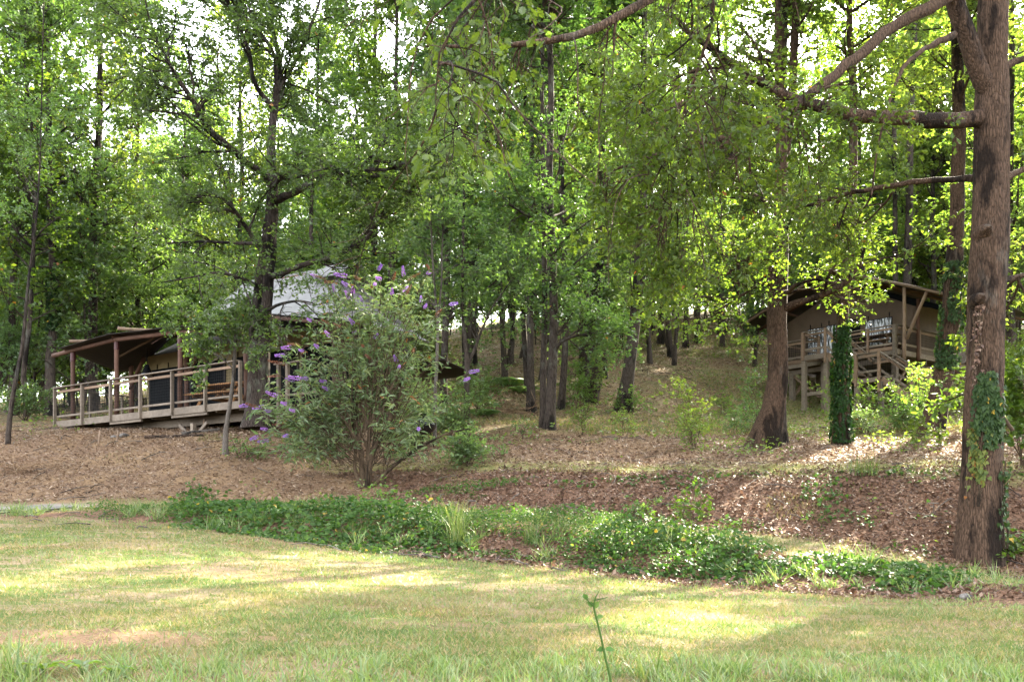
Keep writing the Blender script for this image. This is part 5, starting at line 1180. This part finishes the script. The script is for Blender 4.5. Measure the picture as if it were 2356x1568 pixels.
for k in range(36):
    a = rng.uniform(0, 6.28); r = rng.random() ** .55
    targets.append((830 + 215 * r * math.cos(a), 850 + 205 * r * math.sin(a) * (1 if math.sin(a) < 0 else .9), ''))
targets = [t for t in targets if t[2] or not (t[0] < 800 and t[1] < 655 + (800 - t[0]) * 1.25)]
for k in range(46): targets.append((rng.uniform(590, 800), rng.uniform(880, 1050), ''))
for k in range(40): targets.append((rng.uniform(800, 1040), rng.uniform(640, 860), ''))
for k in range(22): targets.append((rng.uniform(880, 1050), rng.uniform(900, 1030), ''))
tips = []; paths = []
for (u, v, kd) in targets:
    y = yB + rng.normal(0, .6) * (1 if kd == '' else .5) + (.2 if kd == '' else -.75)
    e = P(u, v, y); b0 = bB + np.array([rng.normal(0, .17), rng.normal(0, .15), .06])
    L_ = np.linalg.norm(e - b0); dz = e[2] - b0[2]
    c1 = b0 + np.array([(e[0] - b0[0]) * .28, (e[1] - b0[1]) * .25, max(.42 * L_, dz * .72) * .95])
    t = np.linspace(0, 1, 15)[:, None]; pp = (1 - t) ** 2 * b0 + 2 * t * (1 - t) * c1 + t * t * e
    pp[1:-1] += rng.normal(0, .018, (13, 3)); paths.append(pp); tips.append((e, norm(pp[-1] - pp[-3]), kd))
paths = np.array(paths)
pl.tubes(paths[:, 5:], (np.linspace(.009, .0035, 10)[None] * rng.uniform(.7, 1.3, (len(paths), 1))), 5)
ms_ = paths[rng.permutation(len(paths))[:13]] + np.array([rng.normal(0, .1), 0, 0]); pl.tubes(ms_, np.linspace(.011, .004, 15)[None] * rng.uniform(.7, 1.4, (13, 1)), 7)
for pts in ([(846, 1120, 17), (850, 1060, 15), (880, 990, 15), (915, 930, 12), (925, 880, 9), (925, 830, 6)], [(836, 1118, 11), (832, 1040, 12), (815, 980, 9), (780, 920, 6)], [(850, 1125, 10), (900, 1075, 8), (960, 1030, 6), (1030, 995, 4), (1080, 985, 3)], [(842, 1118, 12), (848, 1020, 9), (852, 960, 7), (850, 860, 5)], [(832, 1120, 10), (815, 1080, 8), (822, 1000, 7), (818, 900, 5)]):
    stem_px(pl, pts, yB, 14, 8, 0, .01)
tw = paths[:, 7:, :]
p0, d0, rr, t_ = pl.kids(tw, np.full(tw.shape[:2], .005), 5, .05, .95, .75, .6, .1)
q2 = pl.walk(p0, d0, rng.uniform(.18, .5, len(p0)), 4, .15, -.05); pl.tubes(q2, np.linspace(.004, .002, 5)[None].repeat(len(q2), 0), 3)
pl.sprays(tw, 8, .155, .27, 'long', .25, droop=.35, upb=.6); pl.sprays(q2, 6, .145, .26, 'long', .1, droop=.35, upb=.6)
# two drooping side tufts at the right foot
BUSH = pl.place('butterfly_bush', M['bark_twig'], M['leaf_blue'], 'sprawling butterfly bush with purple flower spikes in front of the grey tent', 'bush', stemname='stem', crownname='foliage')
def spike(ln, r, n_, mt):
    t = rng.random(n_) ** .8; th = rng.uniform(0, 6.28, n_); rad = r * (1 - .8 * t) * np.minimum(1, t * 8 + .3)
    pos_ = np.stack([np.cos(th) * rad, np.sin(th) * rad, t * ln], 1)
    ax = np.stack([np.cos(th), np.sin(th), .4 + 0 * th], 1)
    return mesh('flower_spike', *(lambda V, T: (V, [T]))(*leaves(pos_, ax, rng.normal(0, 1, (n_, 3)), rng.uniform(.012, .022, n_), .9, 'diamond')), [mt], False)
SP = [spike(l_, r, 170, M['flower']) for l_, r in ((.16, .024), (.20, .026), (.13, .022))]; SS = [spike(l_, .016, 140, M['spent']) for l_ in (.22, .28, .18)]
for e, d, kd in tips:
    if not kd: continue
    o = ob('flower_spike' if kd == 'p' else 'spent_spike', (SP if kd == 'p' else SS)[rng.integers(3)], BUSH, tuple(e - bB))
    dd = norm(d * [1, 1, .35] + rng.normal(0, .25, 3) + [-.25, -.2, -.1]); o.rotation_euler = Vector(dd).to_track_quat('Z', 'Y').to_euler()
    o.scale = (rng.uniform(.9, 1.3),) * 3
    if kd == 's': o['label'] = 'brown spent flower spike'

# ------------------------------------------------------------------ ivy
def ivy(label, ax, t0, t1, th0, th1, n_, size, wf=lambda t: 1.0, mt='leaf_ivy', thr=-.33):
    pts, rad = ax; t = rng.uniform(t0, t1, n_); f = t * (len(pts) - 1); i = np.minimum(f.astype(int), len(pts) - 2); w = (f - i)[:, None]
    c_ = pts[i] * (1 - w) + pts[i + 1] * w; r = rad[i] * (1 - w[:, 0]) + rad[i + 1] * w[:, 0]
    mid, hw = (th0 + th1) / 2, (th1 - th0) / 2; th = mid + hw * rng.uniform(-1, 1, n_) * np.array([wf((a - t0) / (t1 - t0)) for a in t]) + rng.normal(0, .1, n_)
    keep = vn(th * 3, c_[:, 2] * 2.5, 9) > thr; c_, r, th = c_[keep], r[keep], th[keep]; m_ = len(th)
    o_ = np.stack([np.cos(th), np.sin(th), 0 * th], 1)
    pos_ = c_ + o_ * (r * 1.04 + .01 + rng.uniform(0, .05, m_) + .08 * np.clip(vn(th * 1.5, c_[:, 2] * 1.7, 19) + .25, 0, 1))[:, None]
    V, T = leaves(pos_, np.stack([rng.normal(0, .5, m_), rng.normal(0, .4, m_), -1 + 0 * th], 1) + o_ * .3, o_ + rng.normal(0, .55, (m_, 3)) + [0, 0, .25], size * rng.uniform(.6, 1.3, m_), .85, 'ivy', bend=.1)
    base = c_[np.argmin(c_[:, 2])]
    o = empty('ivy', tuple(base), label, 'ivy'); tag(ob('foliage', mesh('ivy', V - base, [T], [M[mt]], False), o))
    sv = []; sr = []
    for k in range(6):
        a = mid + hw * rng.uniform(-.8, .8); tq = np.linspace(t0, t1, 10); fq = tq * (len(pts) - 1); iq = np.minimum(fq.astype(int), len(pts) - 2); wq = (fq - iq)[:, None]
        aa_ = a + np.cumsum(rng.normal(0, .1, 10)); rq = rad[iq] * 1.08 + .01
        sv.append(pts[iq] * (1 - wq) + pts[iq + 1] * wq + np.stack([np.cos(aa_), np.sin(aa_), 0 * aa_], 1) * rq[:, None]); sr.append(np.full(10, .008))
    V, Q_ = tube(np.array(sv), np.array(sr), 5); ob('stem', mesh('ivy_stem', V - base, [Q_], [M['bark_twig']]), o)
def tz(ax, v, y):   # parameter along a trunk at picture row v
    z = CZ + (HZ - v) * y / FP; return float(np.interp(z, ax[0][:, 2], np.linspace(0, 1, len(ax[0]))))
a_ = OAK_AX
ivy('patch of ivy on the near face of the big oak at the right', a_, tz(a_, 1030, OAK_Y), tz(a_, 862, OAK_Y), -2.35, -1.2, 900, .075, lambda t: .35 + .65 * math.sin(math.pi * min(1, .1 + t * .8)) ** .7, thr=-.2)
ivy('dry russet ivy stem trailing down the big oak above the green patch', a_, tz(a_, 900, OAK_Y), tz(a_, 690, OAK_Y), -2.45, -2.25, 130, .05, lambda t: 1.0, 'fallen')
ivy('yellowing ivy tail low on the left side of the big oak', a_, tz(a_, 1165, OAK_Y), tz(a_, 985, OAK_Y), -2.55, -1.75, 420, .07, lambda t: .4 + .5 * t, 'leaf_lime', -.12)
ivy('few dark ivy leaves low on the right side of the big oak', a_, tz(a_, 1260, OAK_Y), tz(a_, 1060, OAK_Y), -1.05, -.6, 130, .07, thr=-.05)
a_ = STEMS['ivy wrapped trunk directly in front of the stilted deck']; y_ = a_[0][0, 1]
ivy('thick ivy sleeve round the trunk in front of the stilted deck', a_, tz(a_, 1015, y_), tz(a_, 735, y_), -3.6, .5, 2900, .07, lambda t: .45 + .55 * math.sin(math.pi * min(1, .12 + t * .8)) ** .6, thr=-.12)
a_ = STEMS['leaning ivy clad trunk between the stilted tent and the big oak']; y_ = a_[0][0, 1]
ivy('ivy climbing the leaning trunk left of the big oak', a_, tz(a_, 850, y_), tz(a_, 605, y_), -3.5, .1, 2200, .07, lambda t: .4 + .6 * math.sin(math.pi * (.1 + t * .8)), thr=-.2)
a_ = STEMS['ivy darkened trunk behind the far left corner of the low deck']; y_ = a_[0][0, 1]
ivy('thin ivy on the trunk behind the low deck corner', a_, tz(a_, 760, y_), tz(a_, 620, y_), -3.3, .2, 900, .09)

# ------------------------------------------------------------------ bushes, saplings' shoots, ferns
def bush(label, u, v, h, w, n_, size, mt, y=None, cat='bush', per=7, shape='diamond', width=.6, name='bush', L3=(.15, .4)):
    k1, k2 = (4, 2) if h < .75 else (8, 4)
    y_, b = based(u, v, y); b[2] += .08; p_ = Plant(b)
    d0 = norm(np.stack([rng.normal(0, w / h, n_), rng.normal(0, w / h, n_), np.ones(n_)], 1)); L = h * rng.uniform(.6, 1.1, n_)
    q = p_.walk(np.repeat(b[None], n_, 0) + rng.normal(0, .05, (n_, 3)) * [1, 1, 0], d0, L, 8, .12, .05); r = np.linspace(.012, .003, 9)[None].repeat(n_, 0) * (h / 1.5) ** .5; p_.tubes(q, r, 5)
    p0, d1, rr, t = p_.kids(q, r, k1, .15, 1, .9, .5, .1); q2 = p_.walk(p0, d1, rng.uniform(.2, .5, len(p0)) * h ** .7, 4, .2, 0); p_.tubes(q2, np.linspace(.005, .002, 5)[None].repeat(len(q2), 0), 3)
    p0, d1, rr, t = p_.kids(q2, np.full(q2.shape[:2], .004), k2, .2, 1, .8, .5, .05); q3 = p_.walk(p0, d1, rng.uniform(*L3, len(p0)), 2, .2, 0); p_.tubes(q3, np.linspace(.003, .0015, 3)[None].repeat(len(q3), 0), 3)
    p_.sprays(q3, per, size, width, shape); p_.sprays(q, 4, size, width, shape, .3)
    return p_.place(name, M['bark_twig'], M[mt], label, cat, stemname='stem', crownname='foliage')
bush('dense dark bush right of the stair under the stilted tent', 2090, 985, .8, .8, 10, .07, 'leaf', y=27.5)
bush('pale leaved bush before the foot of the stair', 1995, 985, .9, .8, 6, .075, 'leaf_blue', y=27.0, width=.55)
bush('loose green bush between the ivy trunk and the stair', 1965, 965, 1.5, .6, 5, .08, 'leaf_far', y=28.5)
bush('tall thin bush hiding the right end of the stair', 2110, 960, 1.7, .7, 6, .085, 'leaf_far', y=28.6)
bush('low bush at the left of the bent footed oak', 1715, 975, 1.0, .6, 3, .075, 'leaf', y=28)
bush('tall shoots left of the bent footed oak', 1745, 950, 1.8, .6, 4, .08, 'leaf', y=31)
bush('small bush around the foot of the leaning trunk', 1442, 950, .72, .5, 9, .09, 'leaf_bright')
bush('young shoots with broad leaves right of the close pair', 1330, 940, 1.6, .4, 4, .10, 'leaf_bright')
bush('young shoots rising between the stout trunk and leaning trunk', 1375, 930, 2.4, .4, 4, .10, 'leaf_bright')
bush('seedling clump left of the open sunlit slope', 1595, 1005, 1.7, .5, 4, .085, 'leaf_far', y=24.5)
bush('low seedling at the foot of the open slope', 1655, 960, 1.1, .7, 3, .08, 'leaf_far')
bush('low brambles beneath the grey tent end', 945, 985, 1.1, .6, 10, .08, 'leaf', y=24.6)
bush('low brambles between the two thin saplings', 1035, 975, 1.5, .6, 12, .085, 'leaf', y=26.0)
bush('thick bramble right of the forked sapling', 1105, 950, 1.5, .6, 12, .085, 'leaf')
bush('hanging leafy shoot at the right foot of the butterfly bush', 1075, 1075, .75, .35, 8, .075, 'leaf', y=21.4)
bush('small green weeds by the log below the low deck', 560, 985, .6, .4, 8, .07, 'leaf', y=23.2)
bush('sunlit hazel bush with bright leaves right of the big oak', 2350, 985, 2.0, .6, 10, .11, 'leaf_bright', y=18.5, width=.7, shape='broad')
bush('green bush at the picture edge behind the bright hazel', 2345, 960, 2.2, .9, 12, .10, 'leaf_far', y=27)
bush('small leafy tuft at the right foot of the big oak', 2325, 1285, .32, .3, 9, .07, 'leaf_bright', shape='broad', width=.7)
bush('yellow green shoots standing up on the ridge crest', 1600, 1228, .6, .5, 7, .07, 'leaf_bright', shape='broad')
bush('lime green sprout on the ridge left of the other shoots', 1470, 1200, .4, .5, 7, .06, 'leaf_bright', shape='broad')
bush('small weed standing up from the ridge near the butterfly bush', 885, 1175, .4, .4, 6, .06, 'leaf_bright')
bush('leafy sprout on the left crest of the ridge', 480, 1165, .45, .5, 5, .07, 'leaf_cover', shape='broad')
bush('feathery bush behind the left edge of the low deck', 55, 945, 1.4, .9, 12, .08, 'leaf', y=34)
bush('yellow green spray left of the big oak beside the leaning trunk', 2140, 890, .7, .4, 4, .10, 'leaf_bright', y=22.5, width=.6, shape='broad')
yS = 16.4
# low bright bough reaching left past the big oak
b = P(2300, 960, yS); pl = Plant(b)
q = stem_px(pl, [(2330, 990, 10), (2280, 920, 7), (2215, 870, 5), (2160, 880, 4), (2125, 890, 2)], yS, 12, 6); q2_ = stem_px(pl, [(2290, 930, 6), (2240, 900, 4), (2180, 920, 3), (2140, 935, 2)], yS + .2, 10, 5)
b3 = []
for a in (q, q2_):
    p0, d1, rr, t = pl.kids(a[0][None], a[1][None], 16, .3, 1, .7, .3, 0); b3.append(pl.walk(p0, d1, rng.uniform(.2, .45, len(p0)), 3, .12, -.05))
b3 = np.concatenate(b3); pl.tubes(b3, np.linspace(.004, .002, 4)[None].repeat(len(b3), 0), 3); pl.sprays(b3, 10, .10, .6, 'broad', .05, droop=.15, upb=1.2)
pl.place('bush', M['bark_twig'], M['leaf_bright'], 'low bough with glossy sunlit leaves just left of the big oak', 'bush', stemname='stem', crownname='foliage')

def fern(label, u, v, sz, n_=9, y=None):
    y_, b = based(u, v, y); b[2] += .1; p_ = Plant(b)
    for k in range(n_):
        a = k * 6.28 / n_ + rng.normal(0, .2); t = np.linspace(0, 1, 12); d = np.array([math.cos(a), math.sin(a)])
        pts = b + np.stack([d[0] * t * sz * .9, d[1] * t * sz * .9, sz * (1.1 * t - .95 * t * t)], 1)
        p_.tubes(pts[None], np.linspace(.006, .002, 12)[None], 4)
        for sgn in (-1, 1):
            sdv = np.array([-d[1], d[0], 0]) * sgn; f = np.linspace(.15, .98, 20); pp = np.stack([np.interp(f, t, pts[:, i]) for i in range(3)], 1)
            p_.leaf(*leaves(pp, np.repeat((sdv + np.array([*d * .35, -.1]))[None], 20, 0), np.repeat([[0, 0, 1.]], 20, 0) + rng.normal(0, .15, (20, 3)), sz * .3 * np.sin(np.pi * (f * .85 + .12)) + .01, .22, 'long'))
    p_.place('fern', M['bark_twig'], M['leaf_fern'], label, 'fern', stemname='stem', crownname='foliage')
fern('broad fern on the slope left of the close pair', 1172, 890, 1.0); fern('fern just right of the forked fern trunk', 1205, 905, .8); fern('small fern right of the forked sapling', 1112, 958, .7)

# dropped twigs
k_ = 900; x, y, u = fan(k_, 13, 45, pw=.6); s = station(x, y); kk = (s > 4.9) | ((s > 1.9) & (s < 2.6)); x, y = x[kk], y[kk]; k_ = len(x)
a = rng.uniform(0, 6.28, k_); ln = rng.uniform(.15, .7, k_); p0 = np.stack([x, y, height(x, y) + .03], 1); p2 = np.stack([x + np.cos(a) * ln, y + np.sin(a) * ln, height(x + np.cos(a) * ln, y + np.sin(a) * ln) + .035], 1)
md = (p0 + p2) / 2 + rng.normal(0, .04, (k_, 3)); md[:, 2] = (p0[:, 2] + p2[:, 2]) / 2 + .03
V, Q_ = tube(np.stack([p0, md, p2], 1), np.stack([rng.uniform(.004, .014, k_)] * 3, 1) * np.array([1, .8, .5]), 5)
tag(ob('dropped_twigs', mesh('dropped_twigs', V, [Q_], [M['bark_pale']])), kind='stuff')
# small seedlings with thin stakes on the mulch
for (u, v, h, lab, mt) in ((1335, 1000, .9, 'orange tinged seedling standing alone on the mulch terrace', 'leaf_bright'), (1437, 1008, .8, 'spindly seedling on the mulch right of the orange one', 'leaf_far'), (1600, 1035, 1.0, 'single thin seedling with pale stem before the open slope', 'leaf_far'), (1150, 1060, .5, 'tiny seedling on the bank top right of the butterfly bush', 'leaf'), (1200, 1010, .6, 'dry stalk seedling on the mulch left of the orange one', 'leaf')):
    bush(lab, u, v, h, .25, 3, .07, mt, name='seedling', cat='seedling', per=4)

# ------------------------------------------------------------------ logs, stakes, stones, brush heaps
def log(label, u0, v0, u1, v1, w, mt='bark_pale', y=None, cat='log'):
    y0_ = ground_at(u0, v0) if y is None else y; y1_ = ground_at(u1, v1) if y is None else y
    a = P(u0, v0, y0_); b = P(u1, v1, y1_); r = w / 2 * y0_ / FP
    a[2] = H1(a[0], a[1]) + r * .7; b[2] = H1(b[0], b[1]) + r * .6
    p_ = Plant((a + b) / 2); t = np.linspace(0, 1, 10)[:, None]; pts = a * (1 - t) + b * t
    pp, rr = p_.limb(pts, r * (1 - .25 * t[:, 0]), 12, 12, .015)
    o = empty('log', tuple((a + b) / 2), label, cat); ob('bark', p_.meshes('log', M[mt], None)[0], o)
    for q, s_, e in ((pp[0], rr[0], pp[1]), (pp[-1], rr[-1], pp[-2])):
        d = norm(q - e); part('cut_end', M['log_pale'], o, lambda mb: mb.pole(q - d * .02 - p_.b, q + d * .012 - p_.b, s_ * .97, s_ * .95, 12, 1))
log('thick fallen log lying under the butterfly bush left side', 556, 968, 668, 982, 17, 'bark'); log('weathered log lying below the low deck', 415, 1003, 505, 992, 12); log('dark log half buried below the deck trestle', 335, 1008, 470, 1003, 8, 'bark')
log('thin cut branch on the leafy bank near the big oak', 2196, 1232, 2232, 1195, 8, 'bark'); 
def brush(label, u, v, w, h, n_, mt, y=None, cat='brush heap', name='brush_heap'):
    y_, b = based(u, v, y); b[2] += .12; p_ = Plant(b)
    c0 = b + np.stack([rng.normal(0, w / 2.5, n_), rng.normal(0, w / 3, n_), rng.random(n_) ** 1.5 * h], 1)
    q = p_.walk(c0, norm(rng.normal(0, 1, (n_, 3)) * [1, .7, .35]), rng.uniform(.3, 1) * w * rng.uniform(.3, .9, n_), 5, .15, -.03); p_.tubes(q, np.linspace(1, .5, 6)[None] * rng.uniform(.004, .013, (n_, 1)), 5)
    a_, _ = p_.meshes(name, M[mt], None); tag(ob(name, a_, loc=tuple(b)), label, cat)
M['straw_stalk'] = litter_mat('dry_stalk', [(.16, .09, .05), (.26, .16, .09), (.36, .25, .15)])
brush('heap of dry brown cuttings at the left picture edge', 45, 1085, 1.0, .4, 160, 'straw_stalk'); brush('round dry brown tuft left of the big oak on the terrace', 2188, 1012, .45, .3, 130, 'straw_stalk'); brush('dry heap of cuttings at the foot of the slender slope trunk', 1188, 948, .8, .3, 60, 'straw_stalk'); brush('pile of fallen grey branches on the open slope', 1530, 870, 1.8, .35, 34, 'bark_far'); brush('loose dead sticks at the left foot of the big oak', 2190, 1200, .5, .4, 12, 'bark_pale'); brush('dry twigs at the left end below the low deck', 150, 1020, .9, .25, 50, 'straw_stalk')
def stake(label, u, v, h, r):
    y_, b = based(u, v); pole_ = MB(); pole_.pole((0, 0, -.15), (.05, 0, h), r, r * .85, 8, 3, .003); o = empty('stake', (b[0], b[1], b[2] + .12), label, 'stake'); pole_.build('shaft', M['log_pale'], o, True)
    part('top', M['deck'], o, lambda mb: mb.pole((.05, 0, h - .002), (.051, 0, h + .012), r * .9, r * .6, 8, 1))
stake('short leaning stake on the ground below the low deck', 226, 1018, .33, .035); stake('stubby cut stake right of the leaning one', 268, 1012, .25, .04); stake('small stake below the right end of the low deck', 466, 990, .3, .035)
M['stone'] = bark_mat('stone', (.15, .135, .12), (.08, .07, .06), (.18, .17, .155), .5, 1.5, .4, .01)
def stone(label, u, v, w, group=None):
    y_, b = based(u, v); k = 12; V = []; r = w / 2 * y_ / FP
    for i in range(7):
        ph = math.pi * i / 6
        for j in range(k): V.append((math.sin(ph) * math.cos(j * 6.2832 / k), math.sin(ph) * math.sin(j * 6.2832 / k) * .8, .55 * math.cos(ph)))
    V = np.array(V) * r; V *= (1 + .35 * fbm(V[:, 0] / r * 1.2 + u, V[:, 2] / r * 1.6 + V[:, 1] / r, 3, 2))[:, None]
    Q_ = [(i * k + j, (i + 1) * k + j, (i + 1) * k + (j + 1) % k, i * k + (j + 1) % k) for i in range(6) for j in range(k)]
    tag(ob('stone', mesh('stone', V, [np.array(Q_)], [M['stone']]), loc=(b[0], b[1], b[2] + .12 + r * .15), rz=rng.uniform(0, 6)), label, 'stone', group)
stone('pale stone at the right end of the leafy ridge', 2222, 1376, 34); stone('flat stone under the low deck beside the trestle foot', 286, 1004, 22); stone('smaller stone left of the trestle foot', 262, 1006, 14); stone('small stone lying on the lawn by the ridge', 1195, 1335, 9)

# ------------------------------------------------------------------ tufts and weeds in the foreground
def tuft(label, u, v, h, n_, w, y=None, name='grass_tuft', spread=.06):
    y_ = ground_at(u, v) if y is None else y; x_ = X(u, y_); b = np.array([x_, y_, H1(x_, y_)])
    a = rng.uniform(0, 6.28, n_); ln = h * rng.uniform(.55, 1.1, n_); t = np.linspace(0, 1, 6); out_ = rng.uniform(.15, .75, n_)
    V, T, k = [], [], 0
    for i in range(n_):
        d = np.array([math.cos(a[i]), math.sin(a[i]), 0]); o_ = np.array([rng.normal(0, spread), rng.normal(0, spread), -.02])
        c_ = o_ + np.stack([d[0] * out_[i] * ln[i] * t ** 1.7, d[1] * out_[i] * ln[i] * t ** 1.7, ln[i] * (t - .35 * out_[i] * t ** 2.5)], 1)
        sdv = np.array([-d[1], d[0], 0]) * w / 2; ww = (1 - t ** 2)[:, None] + .05
        v_ = np.concatenate([c_ - sdv * ww, c_ + sdv * ww]); V.append(v_)
        T += [(k + j, k + j + 1, k + 6 + j + 1, k + 6 + j) for j in range(5)]; k += 12
    tag(ob(name, mesh(name, np.concatenate(V), [np.array(T)], [M['tuft']], False), loc=tuple(b)), label, 'grass tuft')
tuft('tall arching tuft of grass on the ridge front', 1052, 1255, .85, 90, .010); tuft('yellow green grass tuft at the left end of the ridge', 505, 1215, .35, 90, .010, spread=.12); tuft('fine grass tuft on the bank top before the stilted tent', 1985, 1092, .55, 80, .010, spread=.15); tuft('small grass tuft among the ridge leaves', 1225, 1250, .5, 60, .009)
tuft('tall grass blades at the bottom left corner', 45, 1560, .36, 26, .016, y=6.3); tuft('broad grass blade cluster at the bottom middle', 848, 1568, .30, 12, .018, y=6.25); tuft('long grass blades right of the tall weed', 1500, 1568, .30, 14, .014, y=6.25)
# the single tall weed
yw = 5.4; b = P(1415, 1640, yw); b[2] = H1(b[0], b[1]); pl = Plant(b)
tp = [(1418, 1650, 7), (1405, 1560, 7), (1392, 1510, 6), (1382, 1460, 6), (1372, 1420, 6), (1364, 1390, 5), (1370, 1372, 3), (1380, 1356, 2)]
pts, rad = px_line(tp, yw); pts[0] = b; pl.limb(pts, rad, 18, 6, .002)
pl.limb(*px_line([(1364, 1392, 4), (1354, 1382, 3), (1348, 1372, 3)], yw), 6, 5, .001); pl.limb(*px_line([(1366, 1380, 3), (1385, 1376, 2), (1400, 1372, 1.5)], yw), 6, 5, .001)
WL = []
for (u, v, dx, dz, s_) in ((1392, 1492, -1, .1, .05), (1394, 1492, 1, .15, .05), (1364, 1395, -.6, .8, .05), (1366, 1398, .5, .9, .055), (1350, 1378, -.4, .9, .045), (1374, 1420, .8, .5, .04)):
    WL.append(leaves(P(u, v, yw)[None] - b, np.array([[dx, -.1, dz]]), np.array([[.1, -.9, .5]]), s_, .6, 'broad', bend=.2))
wo = pl.place('weed', M['leaf_cover'], M['leaf_cover'], 'single tall thin weed standing up from the lawn at the bottom', 'weed', stemname='stem')
for V, T in WL: ob('leaf', mesh('weed_leaf', V, [T], [M['leaf_cover']], False), wo)
for (u, y_, sz, lab) in ((100, 6.35, .17, 'broad leaved weed at the bottom left corner'), (190, 6.4, .15, 'second broad leaved weed right of the bottom left corner'), (260, 6.3, .14, 'low broad leaved weed nearest the bottom edge')):
    x_ = X(u, y_); b = np.array([x_, y_, H1(x_, y_)]); pl = Plant(b); k = 7; a = np.arange(k) * .9 + rng.normal(0, .2, k)
    for i in range(k): pl.tubes(np.array([[b, b + [math.cos(a[i]) * .02, math.sin(a[i]) * .02, .06]]]), np.array([[.004, .003]]), 5)
    V, T = leaves(np.repeat(b[None], k, 0) + np.stack([np.cos(a) * .02, np.sin(a) * .02, np.full(k, .055)], 1), np.stack([np.cos(a), np.sin(a), rng.uniform(.5, 1.1, k)], 1), np.stack([-np.cos(a) * .6, -np.sin(a) * .6, np.ones(k)], 1), sz * rng.uniform(.7, 1.1, k), .42, 'long', bend=.45)
    wo = pl.place('weed', M['leaf_cover'], M['leaf_bright'], lab, 'weed', stemname='stem')
    for i in range(k): ob('leaf', mesh('weed_leaf', V[i * 7:i * 7 + 7] - b, [T[:6]], [M['leaf_bright']], False), wo)
